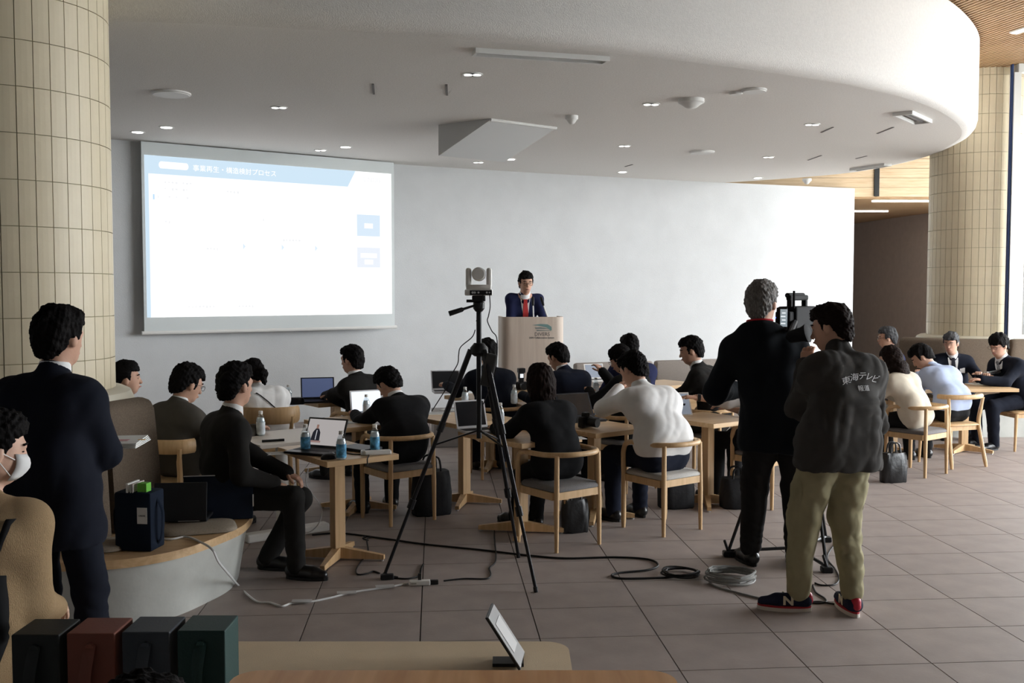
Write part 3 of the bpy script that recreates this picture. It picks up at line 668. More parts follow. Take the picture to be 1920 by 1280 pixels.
# ================================================================ people: smooth-union fields turned into one surface each
V = lambda *a: np.array(a, dtype=np.float64)
def nrm(v): return v/(np.linalg.norm(v)+1e-12)
class Field:
    def __init__(s, prims, h):
        s.h = h; lo = []; hi = []
        for p in prims:
            if p[0] == 'cut': continue
            a, b = s.bb(p); lo.append(a); hi.append(b)
        s.lo = np.min(lo, 0)-3*h; hi = np.max(hi, 0)+3*h
        s.n = np.ceil((hi-s.lo)/h).astype(int)+1
        s.ax = [(s.lo[i]+h*np.arange(s.n[i])).astype(np.float32) for i in range(3)]
        s.F = np.ones(s.n, np.float32)
        for p in prims: s.put(p)
    @staticmethod
    def bb(p):
        if p[0] == 'cap':
            r = max(p[3], p[4]); return np.minimum(p[1], p[2])-r, np.maximum(p[1], p[2])+r
        r = max(p[3]); return p[1]-r, p[1]+r
    def put(s, p):
        if p[0] == 'cut':                                   # keep only where fn(x, y, z) < 0
            X, Y, Z = np.meshgrid(*s.ax, indexing='ij', sparse=True); s.F = np.maximum(s.F, p[1](X, Y, Z).astype(np.float32)); return
        k = p[-1]; a, b = s.bb(p); m = k+3*s.h
        i0 = np.maximum(((a-m-s.lo)/s.h).astype(int), 0); i1 = np.minimum(((b+m-s.lo)/s.h).astype(int)+2, s.n)
        X, Y, Z = [s.ax[i][i0[i]:i1[i]].reshape([-1 if j == i else 1 for j in range(3)]) for i in range(3)]
        if p[0] == 'cap':
            A, B = p[1], p[2]; d = B-A; L = d.dot(d)+1e-12
            t = np.clip(((X-A[0])*d[0]+(Y-A[1])*d[1]+(Z-A[2])*d[2])/L, 0, 1)
            D = np.sqrt((X-A[0]-t*d[0])**2+(Y-A[1]-t*d[1])**2+(Z-A[2]-t*d[2])**2)-(p[3]+(p[4]-p[3])*t)
        else:
            C, R, r = p[1], p[2], p[3]
            x, y, z = X-C[0], Y-C[1], Z-C[2]
            u = [(x*R[0, i]+y*R[1, i]+z*R[2, i])/r[i] for i in range(3)]
            q = np.sqrt(u[0]**2+u[1]**2+u[2]**2); D = (q-1)*min(r)
        sl = tuple(slice(i0[i], i1[i]) for i in range(3)); f = s.F[sl]
        if k <= 0: s.F[sl] = np.minimum(f, D); return
        hh = np.maximum(k-np.abs(f-D), 0)/k
        s.F[sl] = np.minimum(f, D)-hh*hh*k*.25
    def surf(s):
        F = s.F; I = F < 0; n = s.n
        c = [I[i:n[0]-1+i, j:n[1]-1+j, k:n[2]-1+k] for i in (0, 1) for j in (0, 1) for k in (0, 1)]
        any_ = c[0].copy(); all_ = c[0].copy()
        for q in c[1:]: any_ |= q; all_ &= q
        act = any_ & ~all_; idx = np.argwhere(act); N = len(idx)
        vid = np.full(act.shape, -1, np.int32); vid[act] = np.arange(N)
        co = np.array([(i, j, k) for i in (0, 1) for j in (0, 1) for k in (0, 1)])
        vals = np.stack([F[idx[:, 0]+i, idx[:, 1]+j, idx[:, 2]+k] for i, j, k in co], 1)
        acc = np.zeros((N, 3)); cnt = np.zeros(N)
        for a in range(8):
            for b in range(a+1, 8):
                if np.abs(co[a]-co[b]).sum() != 1: continue
                va, vb = vals[:, a], vals[:, b]; m = (va < 0) != (vb < 0)
                t = np.where(m, va/(va-vb+1e-12), 0)[:, None]
                acc += np.where(m[:, None], co[a]+(co[b]-co[a])*t, 0); cnt += m
        v = s.lo+(idx+acc/cnt[:, None])*s.h
        quads = []
        for ax in range(3):
            o1, o2 = [(1, 2), (2, 0), (0, 1)][ax]
            sl0 = [slice(1, -1)]*3; sl0[ax] = slice(0, n[ax]-1); sl1 = list(sl0); sl1[ax] = slice(1, n[ax])
            A = I[tuple(sl0)]; B = I[tuple(sl1)]; cr = np.argwhere(A != B)
            if len(cr) == 0: continue
            ins = A[cr[:, 0], cr[:, 1], cr[:, 2]]
            base = cr.copy()
            for q in range(3):
                if q != ax: base[:, q] += 1
            e1 = np.zeros(3, int); e1[o1] = 1; e2 = np.zeros(3, int); e2[o2] = 1
            g = lambda p: vid[p[:, 0], p[:, 1], p[:, 2]]
            q4 = np.stack([g(base-e1-e2), g(base-e2), g(base), g(base-e1)], 1)
            q4[~ins] = q4[~ins][:, ::-1]; quads.append(q4)
        return v, np.concatenate(quads)
def np_mesh(name, v, q, mat_):
    me = bpy.data.meshes.new(name); n = len(v); m = len(q)
    me.vertices.add(n); me.vertices.foreach_set('co', v.astype(np.float32).ravel())
    me.loops.add(m*4); me.loops.foreach_set('vertex_index', q.astype(np.int32).ravel())
    me.polygons.add(m); me.polygons.foreach_set('loop_start', np.arange(0, m*4, 4, dtype=np.int32))
    me.polygons.foreach_set('use_smooth', np.ones(m, bool))
    me.update(calc_edges=True); me.validate(); me.materials.append(mat_); return me
def wave(v, amp, freq, seed, n=5, stretch=(1, 1, 1)):
    r = np.random.RandomState(seed); o = np.zeros(len(v))
    for _ in range(n):
        k = r.normal(size=3)*freq*np.array(stretch); o += np.sin(v @ k+r.uniform(0, 6.28))
    return o*amp/math.sqrt(n)
def ridge(v, amp, freq, seed, n=4, stretch=(1, 1, 1)):        # creases: sharp valleys between soft swells
    r = np.random.RandomState(seed); o = np.zeros(len(v))
    for _ in range(n):
        k = r.normal(size=3)*freq*np.array(stretch); w_ = np.sin(v @ (k*.37)+r.uniform(0, 6.28))
        o += (np.abs(np.sin(v @ k+1.3*w_+r.uniform(0, 6.28)))-.6)*(.5+.5*np.sin(v @ (k[[1, 2, 0]]*.5)+r.uniform(0, 6.28)))
    return o*amp*2/math.sqrt(n)
def vnormals(v, q):
    nn = np.cross(v[q[:, 2]]-v[q[:, 0]], v[q[:, 3]]-v[q[:, 1]]); out = np.zeros_like(v)
    for k in range(4): np.add.at(out, q[:, k], nn)
    return out/(np.linalg.norm(out, axis=1)[:, None]+1e-12)
def ik(a, t, l1, l2, pole):
    d = t-a; L = np.linalg.norm(d); L2 = min(L, (l1+l2)*.995); u = d/(L+1e-9); t = a+u*L2
    x = (l1*l1-l2*l2+L2*L2)/(2*L2); h = math.sqrt(max(l1*l1-x*x, 0))
    p = pole-u*pole.dot(u); return a+u*x+nrm(p)*h, t
def rotm(yaw, pitch=0, roll=0):                              # columns: right, forward, up ; pitch>0 looks down
    m = Matrix.Rotation(yaw, 3, 'Z') @ Matrix.Rotation(-pitch, 3, 'X') @ Matrix.Rotation(roll, 3, 'Y')
    return np.array(m)
SKIN = mat('skin', (.56, .33, .235), .55, bump=.05, bscale=120, var=.05, vscale=20, sss=.05)
SKINF = mat('skin_fair', (.64, .41, .31), .55, bump=.05, bscale=120, var=.05, vscale=20, sss=.05)
HAIRB = mat('hair_black', (.006, .005, .005), .7, bump=.3, bscale=60, stretch=(3, 3, .5), spec=.08)
HAIRBR = mat('hair_brown', (.014, .008, .0065), .7, bump=.3, bscale=60, stretch=(3, 3, .4), spec=.08)
HAIRG = mat('hair_grey', (.17, .16, .15), .6, bump=.8, bscale=70, stretch=(3, 3, .5), var=.35, vscale=50)
HAIRD = mat('hair_greying', (.045, .045, .048), .6, bump=.6, bscale=70, stretch=(3, 3, .5), var=.6, vscale=50)
EYEM = mat('eye_dark', (.02, .015, .012), .3); LIP = mat('lips', (.40, .17, .14), .5)
def cloth(n, c, var=.06, bump=.5, bs=14, bdist=.012): return mat('cloth_'+n, c, .92, bump=bump, bscale=bs, var=var, vscale=9, spec=.15, bdist=bdist, bdet=.6)
C_BLK = cloth('black', (.010, .010, .011)); C_NAVY = cloth('navy', (.012, .015, .028)); C_DNAVY = cloth('dark_navy', (.009, .011, .019))
C_CHAR = cloth('charcoal', (.018, .017, .016)); C_GREY = cloth('grey', (.075, .068, .058)); C_WHT = cloth('white', (.74, .73, .72), bump=.6, bs=10, bdist=.02); C_SHIRT = mat('shirt_white', (.80, .80, .80), .8)
C_CREAM = cloth('cream', (.62, .56, .46)); C_LBLUE = cloth('light_blue', (.42, .49, .66)); C_PARKA = cloth('parka', (.007, .009, .012), bump=.8, bs=9)
C_BLOUSON = cloth('blouson', (.050, .047, .044), bump=.8, bs=10, bdist=.03); C_KHAKI = cloth('khaki', (.30, .27, .165), var=.10, bump=.9, bs=13, bdist=.03)
C_KNIT = mat('knit_beige', (.42, .29, .16), .97, bump=.8, bscale=160, var=.1, vscale=100, stretch=(4, 4, .6)); C_BRGHT = cloth('bright_navy', (.018, .022, .065))
C_DRKTR = cloth('dark_trousers', (.016, .015, .015)); SHOE = mat('shoe_black', (.010, .010, .011), .3, spec=.5); SOCK = cloth('sock', (.12, .12, .13))
NP = [0]
def human(label, head, pelvis, yaw, hyaw=None, hpitch=10, hroll=0, hands=(None, None), feet=(None, None), H=1.68, top=None, bottom=None, hair='short', hairm=None, skin=None,
          pyaw=None, infl=.018, collar=True, jacket=True, face=False, glasses=False, tie=None, standing=False, vox=None, slouch=.05, poles=(None, None), sleeve=1.0, bareleg=False, shoes=None, hem=0.0, fat=1.0, fold=.004, legr=1.0, hcurl=.6, footdir=(None, None), floor_z=0.0, group=None, headscale=1.0, drop=0.0, lift=0.0):
    NP[0] += 1; sd_ = NP[0]
    s = H/1.70; top = top or C_BLK; bottom = bottom or C_BLK; hairm = hairm or HAIRB; skin = skin or SKIN
    yaw = math.radians(yaw); hy = yaw if hyaw is None else math.radians(hyaw); py = yaw if pyaw is None else math.radians(pyaw)
    hd = np.array(head, float); pe = np.array(pelvis, float)
    root = V(pe[0], pe[1], floor_z); hd = hd-root; pe = pe-root
    dist = np.linalg.norm(np.array(pelvis)); vx = vox or min(.0125, max(.0075, dist*.0012))
    Rb = rotm(yaw); R_, Fw = Rb[:, 0], Rb[:, 1]; Up = V(0, 0, 1.)
    Rp = rotm(py)[:, 0]; Fp = rotm(py)[:, 1]
    Rh = rotm(hy, math.radians(hpitch), math.radians(hroll)); hs = s*headscale
    hl = lambda x, y, z: hd+Rh @ (V(x, y, z)*hs)
    c7 = hl(0, -.03, -.105)-nrm(.6*Up+.4*Rh[:, 2])*.062*s
    ax = nrm(c7-pe); mid = pe+(c7-pe)*.5-Fw*slouch*s*1.2; chest = pe+(c7-pe)*.76-Fw*slouch*.7*s; waist = pe+(c7-pe)*.36-Fw*slouch*.9*s
    upt = nrm(c7-chest); 
    sh = [c7-upt*(.094+drop)*s+R_*sg*.168*s*fat**.5 for sg in (-1, 1)]
    hip = [pe+Rp*sg*.088*s for sg in (-1, 1)]
    el = [None]*2; wr = [None]*2; kn = [None]*2; an = [None]*2; fd = [None]*2
    for i, sg in enumerate((-1, 1)):
        if hands[i] is None:
            t = (pe+Fw*.36*s+R_*sg*.12*s+V(0, 0, .22*s)) if not standing else (sh[i]+R_*sg*.05-V(0, 0, .54*s)+Fw*.05)
        else: t = np.array(hands[i], float)-root
        pl = np.array(poles[i], float) if poles[i] is not None else (R_*sg*.55-Up*.8-Fw*.35)
        el[i], wr[i] = ik(sh[i], t, .285*s, .25*s, pl)
        if feet[i] is None: f_ = V(*(pe[:2]+(Fp*.40*s+Rp*sg*.13*s)[:2]), .085) if not standing else V(*(pe[:2]+(Rp*sg*.10*s)[:2]), .085)
        else: f_ = np.array(feet[i], float)-root; f_ = V(f_[0], f_[1], .085)
        an0 = f_; kn[i], an[i] = ik(hip[i], an0, .42*s, .41*s, Fp*1.0+Up*(.6 if not standing else 0)+Rp*sg*.12)
        fd[i] = nrm(V(*footdir[i], 0)) if footdir[i] is not None else nrm(Fp+Rp*sg*.2)
    o = thing('person', label, 'person', Vector(root), 0, group)
    cap = lambda a, b, r1, r2, k=.04: ('cap', a, b, r1*s, r2*s, k*s)
    ell = lambda x, y, z, r, k=.02: ('ell', hl(x, y, z), Rh, [q*hs for q in r], k*hs)
    # ---- body (skin): head, neck, torso, arms in one surface
    pr = [ell(0, -.012, .020, (.076, .096, .098)), ell(0, .025, -.035, (.060, .066, .084), .03), ell(0, .048, -.090, (.034, .034, .030), .03),
          ('cap', hl(0, .092, .0), hl(0, .108, -.034), .008*hs, .0125*hs, .012*hs), ('cap', hl(-.032, .080, .018), hl(.032, .080, .018), .013*hs, .013*hs, .015*hs),
          ('cap', hl(-.014, .094, -.066), hl(.014, .094, -.066), .009*hs, .009*hs, .012*hs), ell(.079, -.004, -.018, (.011, .020, .032), .006), ell(-.079, -.004, -.018, (.011, .020, .032), .006),
          ('cap', hl(0, -.022, -.05), c7+Fw*.012, .053*s, .055*s, .03*s)]
    ch_, wa_ = chest, waist
    pr += [cap(ch_-R_*.085*s, ch_+R_*.085*s, .09, .09, .06), cap(wa_-R_*.05*s, wa_+R_*.05*s, .085, .085, .06), cap(pe-Rp*.06*s, pe+Rp*.06*s, .09, .09, .06), cap(sh[0], sh[1], .045, .045, .05), cap(c7-upt*.02*s, sh[0], .045, .04, .05), cap(c7-upt*.02*s, sh[1], .045, .04, .05), cap(ch_, wa_, .09, .085, .06), cap(wa_, pe, .085, .09, .06)]
    for i in (0, 1):
        pr += [cap(sh[i], el[i], .042, .036, .03), cap(el[i], wr[i], .036, .026, .03)]
        if bareleg: pr += [cap(hip[i], kn[i], .075, .055, .04), cap(kn[i], an[i], .052, .036, .03), cap(an[i], an[i]+V(0, 0, -.05)+fd[i]*.10, .034, .028, .03)]
    v, q = Field(pr, vx).surf()
    # hands: palm, four fingers and a thumb, closed a little
    for i, sg in enumerate((-1, 1)):
        d = nrm(wr[i]-el[i]); side = nrm(np.cross(d, Up)) if abs(d[2]) < .95 else R_; nd = nrm(np.cross(side, d))
        if nd[2] > 0: nd = -nd
        side = nrm(np.cross(nd, d)); inn = side if (side.dot(R_)*-sg) > 0 else -side
        w0 = wr[i]-d*.015; hp = []
        for j, (off, ln) in enumerate(((.026, .068), (.009, .076), (-.009, .071), (-.026, .056))):
            kk = w0+d*.092*s+inn*off*s; hp.append(cap(w0+inn*off*.5*s, kk, .015, .012, .010))
            a = kk; dd = d
            for sgm, lf in enumerate((.46, .30, .24)):
                cq = hcurl*(.5+.35*sgm); dd = nrm(dd*math.cos(cq)+nd*math.sin(cq)); b = a+dd*ln*lf*s; hp.append(cap(a, b, .0095-.0008*sgm, .0088-.0008*sgm, .002)); a = b
        tb_ = w0+d*.03*s+inn*.026*s; t1 = tb_+nrm(d*.7+inn*.75+nd*.25)*.045*s; hp += [cap(w0+inn*.01*s, tb_, .015, .014, .010), cap(tb_, t1, .0125, .0105, .004), cap(t1, t1+nrm(d*.95+inn*.2+nd*.35)*.034*s, .0105, .009, .002)]
        v2, q2 = Field(hp, max(.004, vx*.5)).surf(); q = np.concatenate([q, q2+len(v)]); v = np.concatenate([v, v2])
    body = link('body', np_mesh('body', v, q, skin), None, o)
    # ---- hair
    vh = max(.005, vx*.6); hp = []; g = lambda p: (p-hd) @ Rh/hs
    def hcut(line):
        ys, zs = zip(*line)
        def fn(X, Y, Z):
            a = (X-hd[0]); b = (Y-hd[1]); c = (Z-hd[2])
            y = (a*Rh[0, 1]+b*Rh[1, 1]+c*Rh[2, 1])/hs; z = (a*Rh[0, 2]+b*Rh[1, 2]+c*Rh[2, 2])/hs
            return (np.interp(y, ys, zs)-z)*.8*hs
        return ('cut', fn)
    if hair in ('short', 'fringe', 'tail', 'bun'):
        hp = [ell(0, -.016, .030, (.089, .110, .106)), ell(0, -.055, -.02, (.076, .066, .10), .02), ell(0, .035, .080, (.066, .050, .042), .03)]
        line = [(-.2, -.10), (-.09, -.10), (-.05, -.075), (-.02, .0), (.012, -.002), (.014, -.035), (.030, -.03), (.034, .05), (.2, .062)] if hair != 'fringe' else [(-.2, -.085), (-.09, -.085), (-.03, -.05), (.01, -.02), (.03, -.03), (.045, .02), (.2, .018)]
        hp.append(hcut(line))
        if hair in ('tail', 'bun'):
            hp.append(('cap', hl(0, -.10, -.01), hl(0, -.135, -.06), .035*hs, .045*hs, .01)); hp.append(('cap', hl(0, -.135, -.06), hl(0, -.125, -.15), .045*hs, .012*hs, .01))
    elif hair == 'bob':
        hp = [ell(0, -.018, .024, (.102, .120, .116)), ell(0, -.03, -.07, (.106, .105, .125), .04), hcut([(-.2, -.175), (.0, -.165), (.035, -.15), (.05, .03), (.2, .05)])]
    elif hair == 'long':
        hp = [ell(0, -.018, .026, (.094, .112, .110)), ell(0, -.05, -.08, (.095, .085, .15), .04), ('cap', hl(-.03, -.08, -.12), hl(-.03, -.11, -.32), .075*hs, .045*hs, .04), ('cap', hl(.03, -.08, -.12), hl(.03, -.11, -.30), .07*hs, .04*hs, .04), hcut([(-.2, -.9), (-.03, -.9), (.02, -.10), (.045, .04), (.2, .05)])]
    v, q = Field(hp, vh).surf()
    nn = vnormals(v, q); v = v+nn*(wave(v, .0035, 60, sd_, 6)+wave(v, .0028, 150, sd_+50, 6)+wave(v, .0016, 320, sd_+51, 5))[:, None]*hs
    link('hair', np_mesh('hair', v, q, hairm), None, o)
    # ---- top
    I = infl/.018; f_ = fat
    tp = [cap(ch_-R_*.098*s*f_, ch_+R_*.098*s*f_, .108*f_+infl*.6, .108*f_+infl*.6, .06), cap(wa_-R_*.07*s*f_, wa_+R_*.07*s*f_, .103*f_+infl*.6, .103*f_+infl*.6, .06),
          cap(pe-Rp*.085*s*f_+Up*(.03+lift), pe+Rp*.085*s*f_+Up*(.03+lift), .105*f_+infl, .105*f_+infl, .06), cap(ch_-R_*.06*s, wa_-R_*.05*s, .10*f_, .10*f_, .06), cap(ch_+R_*.06*s, wa_+R_*.05*s, .10*f_, .10*f_, .06),
          cap(wa_-R_*.05*s, pe-Rp*.07*s+Up*lift, .10*f_, .11*f_, .06), cap(wa_+R_*.05*s, pe+Rp*.07*s+Up*lift, .10*f_, .11*f_, .06), cap(sh[0]-upt*.0, sh[1], .044+infl, .044+infl, .06), cap(c7-upt*.035*s, sh[0], .044+infl*.6, .040+infl, .04), cap(c7-upt*.035*s, sh[1], .044+infl*.6, .040+infl, .04), cap(c7-upt*.03*s, c7+nrm(hl(0, -.02, -.06)-c7)*.018*s, .066+infl*.3, .058+infl*.3, .03)]
    if hem: tp += [cap(pe-Rp*.08*s-Up*hem, pe+Rp*.08*s-Up*hem, .125*f_+infl, .125*f_+infl, .06)]
    for i in (0, 1):
        e_ = el[i]+(wr[i]-el[i])*min(1, sleeve)
        tp += [cap(sh[i], el[i], .046+infl, .040+infl, .045), cap(el[i], e_ if sleeve > .05 else el[i], .040+infl, .030+infl*.9, .03)]
    if collar == 'hood': tp += [cap(c7-Fw*.06*s-R_*.07*s-upt*.01, c7-Fw*.06*s+R_*.07*s-upt*.01, .06, .06, .05), cap(c7-Fw*.10*s-upt*.08*s, c7-Fw*.09*s-upt*.02, .07, .06, .05)]
    if collar == 'stand': tp += [cap(c7, c7+nrm(hl(0, -.02, -.06)-c7)*.05*s, .075, .07, .02)]
    if standing and hem: 
        zc = (pe-Up*hem)[2]-.06; tp.append(('cut', lambda X, Y, Z: zc-Z+0*X+0*Y))
    v, q = Field(tp, max(vx*1.15, .009)).surf(); nn = vnormals(v, q)
    v = v+nn*(wave(v, fold*.7, 11, sd_+7, 5, (1, 1, .7))+ridge(v, fold*.9, 17, sd_+9, 4, (1, 1, 1.1)))[:, None]
    tpo = link('jacket' if jacket else 'shirt', np_mesh('top', v, q, top), None, o)
    # ---- trousers and shoes
    if not bareleg or bottom is not None:
        bp = [cap(pe-Rp*.08*s, pe+Rp*.08*s, (.100 if not lift else .112)*f_, (.100 if not lift else .112)*f_, .05)]
        for i in (0, 1):
            if bareleg: bp += [cap(hip[i], hip[i]+(kn[i]-hip[i])*.95, .09, .075, .06)]
            else:
                ae = an[i]+V(0, 0, .03 if legr > 1.15 else -.015); bp += [cap(hip[i], kn[i], .090*legr, .070*legr, .05), cap(kn[i], ae, .068*legr, .056*min(legr, 1.12), .03)]
        v, q = Field(bp, max(vx*1.15, .009)).surf(); nn = vnormals(v, q)
        v = v+nn*(wave(v, fold*.6, 12, sd_+17, 5)+ridge(v, fold*1.0, 19, sd_+19, 4, (1, 1, 1.2)))[:, None]
        link('trousers' if not bareleg else 'skirt', np_mesh('trousers', v, q, bottom), None, o)
    if shoes != 'none':
        for i in (0, 1):
            fx = fd[i]; A0 = V(an[i][0], an[i][1], 0)
            if abs(an[i][2]-.085) > .04: A0 = an[i]-V(0, 0, .085)
            sp = [('cap', A0-fx*.03+V(0, 0, .048), A0+fx*.11+V(0, 0, .040), .043, .042, .02), ('cap', A0+fx*.11+V(0, 0, .034), A0+fx*.17+V(0, 0, .030), .040, .030, .02), ('cap', A0-fx*.015+V(0, 0, .05), A0-fx*.01+V(0, 0, .085), .042, .038, .02)]
            zf = A0[2]+.012; sp.append(('cut', lambda X, Y, Z: zf-Z+0*X+0*Y))
            v, q = Field(sp, max(.008, vx*.8)).surf(); so = link('shoe', np_mesh('shoe', v, q, shoes or SHOE), None, o)
            sid = nrm(np.cross(fx, Up)); out = []
            for a_ in range(18):
                qq = 2*PI*a_/18; out.append((math.cos(qq)*(.045 if math.sin(qq) < 0 else .045), math.sin(qq)))
            vs = [A0+sid*x+fx*(.068+y*.135)+V(0, 0, z) for z in (0, .018) for x, y in out]
            obj('sole', MB().add(vs, [tuple(range(17, -1, -1)), tuple(range(18, 36))]+[(k, (k+1) % 18, 18+(k+1) % 18, 18+k) for k in range(18)]), M_black, so)
    # ---- collar, tie, face, glasses
    M4 = np.eye(3)
    if collar is True:
        nd_ = nrm(hl(0, -.02, -.06)-c7); cc_ = c7+nd_*.034*s+Fw*.006; ex = R_; ey = nrm(np.cross(nd_, ex)); vs = []; n_ = 24
        for z_, r_ in ((-.03, .068), (.008, .064), (.022, .061), (.022, .056), (-.03, .060)):
            for k in range(n_):
                qq = 2*PI*k/n_; fr = max(0, (ey*math.sin(qq)).dot(Fw)); vs.append(cc_+nd_*(z_-(.02 if tie is None else .034)*fr)*s+(ex*math.cos(qq)+ey*math.sin(qq))*r_*s)
        f = [(a*n_+k, a*n_+(k+1) % n_, (a+1)*n_+(k+1) % n_, (a+1)*n_+k) for a in range(4) for k in range(n_)]
        obj('shirt_collar', MB().add(vs, f), C_SHIRT if jacket else top, o, smooth=True)
    if tie is not None:
        # shirt front and tie lie on the chest, following the jacket surface
        from mathutils.bvhtree import BVHTree
        me = tpo.data; bv = BVHTree.FromPolygons([p.co for p in me.vertices], [tuple(p.vertices) for p in me.polygons])
        ctr = (ch_+c7)/2
        def drape(pts, off, m_, nm):
            vs = []
            for x, z in pts:
                p0 = c7-upt*.03*s+R_*x*s-upt*z*s+Fw*.5; h_ = bv.ray_cast(Vector(p0), Vector(-Fw))
                vs.append((np.array(h_[0])+Fw*off) if h_[0] is not None else p0-Fw*.4)
            n = len(pts)//2; f = [(2*i, 2*i+1, 2*i+3, 2*i+2) for i in range(n-1)]
            vs2 = vs+[p-Fw*.012 for p in vs]; f = [tuple(reversed(a)) for a in f]+f
            obj(nm, MB().add(vs, f), m_, o, smooth=True)
        zz = [.0, .05, .10, .15, .20, .25, .30, .36]
        ww = [.058, .056, .05, .046, .042, .036, .03, .022]
        drape([(sx_*w, z) for z, w in zip(zz, ww) for sx_ in (-1, 1)], .005, C_SHIRT, 'shirt_front')
        tw = [.018, .020, .024, .027, .030, .032, .033, .03]
        drape([(sx_*w, z) for z, w in zip(zz, tw) for sx_ in (-1, 1)], .011, tie, 'tie')
    if face:
        for sg in (-1, 1):
            obj('eye', MB().lathe([(.003, -.006), (.010, -.003), (.012, 0), (.010, .003), (.003, .006)], hl(sg*.031, .079, -.002), 10, Matrix(Rh.tolist()) @ Matrix.Diagonal((1, .8, .62))), EYEM, o, smooth=True)
            obj('eyebrow', MB().tube([hl(sg*.016, .0925, .022), hl(sg*.034, .091, .027), hl(sg*.050, .078, .022)], .0042*hs, 6), hairm, o, smooth=True)
        obj('lips', MB().tube([hl(-.022, .094, -.066), hl(0, .1045, -.065), hl(.022, .094, -.066)], [.003*hs, .0062*hs, .003*hs], 6), LIP, o, smooth=True)
    if glasses:
        mb = MB()
        for sg in (-1, 1):
            mb.tube([hl(sg*.033+.023*math.cos(k*PI/8), .107-.004*abs(math.cos(k*PI/8)), -.003+.017*math.sin(k*PI/8)) for k in range(17)], .0016, 5, caps=False)
            mb.tube([hl(sg*.056, .103, .004), hl(sg*.078, .07, .004), hl(sg*.086, -.005, .0), hl(sg*.085, -.02, -.015)], .0016, 5)
        mb.tube([hl(-.010, .108, .0), hl(.010, .108, .0)], .0016, 5)
        obj('glasses', mb, M_black, o)
    o_ = dict(o=o, c7=c7, Fw=Fw, R=R_, up=upt, top=tpo, wr=wr, el=el, an=an, fd=fd, hl=hl, root=root, kn=kn, ch=ch_, pe=pe)
    return o_
def hp_(px, py, Y): return tuple(PD(px, py, Y))
# ================================================================ the people
at = lambda x, y, z: (x, y, z)
TH = TZ+.03
# speaker behind the podium
sp = human('man in a navy suit with a red tie and glasses speaking behind the podium', hp_(986, 529, PY+.50), (PD(983, 600, PY+.85).x, PY+.98, .26+.86), 186, 194, 10, 0, hands=((PD(1012, 590, PY+.3).x, PY+.40, .26+PH-.06), (PD(968, 590, PY+.3).x, PY+.40, .26+PH-.06)), H=1.66, fat=.94, infl=.012, drop=-.035, top=C_BRGHT, bottom=C_BRGHT, face=True, glasses=True, tie=mat('red_tie', (.55, .05, .05), .6), standing=True, floor_z=.26, hem=.10, feet=((PD(980, 600, PY).x+.12, PY+.98, 0), (PD(980, 600, PY).x-.1, PY+.98, 0)), poles=((.25, .8, -.2), (-.25, .8, -.2)), vox=.009, slouch=.05)
# standing man at the left
p1 = human('standing man in a dark navy suit holding papers, seen from behind beside the cream column', hp_(113, 630, 4.1), (-1.90, 4.08, .90), -8, -20, 6, 0, hands=((-2.05, 4.33, 1.05), hp_(196, 838, 4.36)), H=1.66, top=C_DNAVY, bottom=C_DNAVY, standing=True, hem=.14, vox=.009, feet=((-1.97, 4.1, 0), (-1.75, 4.12, 0)), poles=((-.6, -.4, -.8), (.5, -.5, -.8)), fat=1.02, legr=1.05)
# seated woman at the left foreground
p2 = human('seated person in a beige knit sweater and black pinafore wearing a white mask', hp_(-10, 838, 3.22), (-1.74, 3.18, .53), 8, -50, 12, 0, hands=(None, (-1.60, 3.42, .64)), H=1.62, top=C_KNIT, bottom=mat('skirt_rose', (.25, .13, .10), .9), skin=SKINF, face=True, infl=.022, collar=False, jacket=False, vox=.0085, poles=(None, (.12, -.5, -1)), pyaw=60, fold=.005)
p3 = human('seated person with black hair whose head top shows in front of the carry boxes', hp_(258, 1440, 1.38), (-.53, 1.36, .52), 5, 5, 5, 0, H=1.62, top=C_BLK, vox=.0085, hands=((-.7, 1.6, .66), (-.35, 1.6, .66)))
# left group
p5 = human('man in a black suit sitting on the curved bench edge with his back turned', hp_(443, 720, 6.12), (-1.74, 6.10, .49), -55, -35, 4, 0, hands=((-1.42, 6.22, .60), hp_(512, 905, 6.0)), feet=(tuple(P(502, 1066)), tuple(P(556, 1084))), pyaw=-88, H=1.68, top=C_CHAR, bottom=C_CHAR, headscale=1.06, footdir=((1, -.15), (1, -.2)), vox=.009)
p6 = human('man in a grey suit with glasses looking down in front of the white desk', hp_(352, 718, 7.02), (-2.34, 6.98, .54), -25, -45, 22, 0, hands=((-2.0, 7.35, TH), (-1.85, 7.1, TH)), H=1.70, top=C_GREY, bottom=C_GREY, glasses=True, face=True, headscale=1.05)
p7 = human('man with short black hair whose head shows above the brown bench back', hp_(236, 708, 7.35), (-2.86, 7.25, .54), -15, -65, 2, 0, H=1.68, top=C_CHAR, bottom=C_CHAR, face=True)
p8 = human('woman with tied black hair in a white blouse with a black strap', hp_(474, 700, 8.45), (-2.03, 8.35, .54), 40, 50, 25, 0, hands=((-2.45, 8.75, TH), (-2.2, 8.8, TH)), H=1.62, top=C_WHT, bottom=C_BLK, hair='tail', jacket=False, infl=.026, fold=.007)
p9 = human('man in a black suit facing the blue-screened laptop', hp_(659, 673, 9.0), (-1.33, 9.0, .54), 50, 62, 8, 0, hands=((-1.78, 9.35, TH), (-1.62, 9.15, TH)), H=1.70, top=C_CHAR, bottom=C_CHAR)
p10 = human('man in a black suit stooping over the table and writing', hp_(727, 718, 7.86), (-.84, 7.52, .54), 35, 55, 38, 0, hands=((-1.27, 8.03, TH), (-.95, 8.1, TH)), H=1.70, top=C_BLK, bottom=C_BLK, slouch=.10, face=True)
p11 = human('man in a dark suit working at a laptop behind the camera tripod', hp_(914, 660, 9.45), (-.14, 9.32, .54), 14, 12, 6, 0, hands=(hp_(838, 722, 9.75), (-.25, 9.85, TH)), H=1.72, top=C_DNAVY, bottom=C_DNAVY, collar=False, poles=((-.3, 0, -1), None))
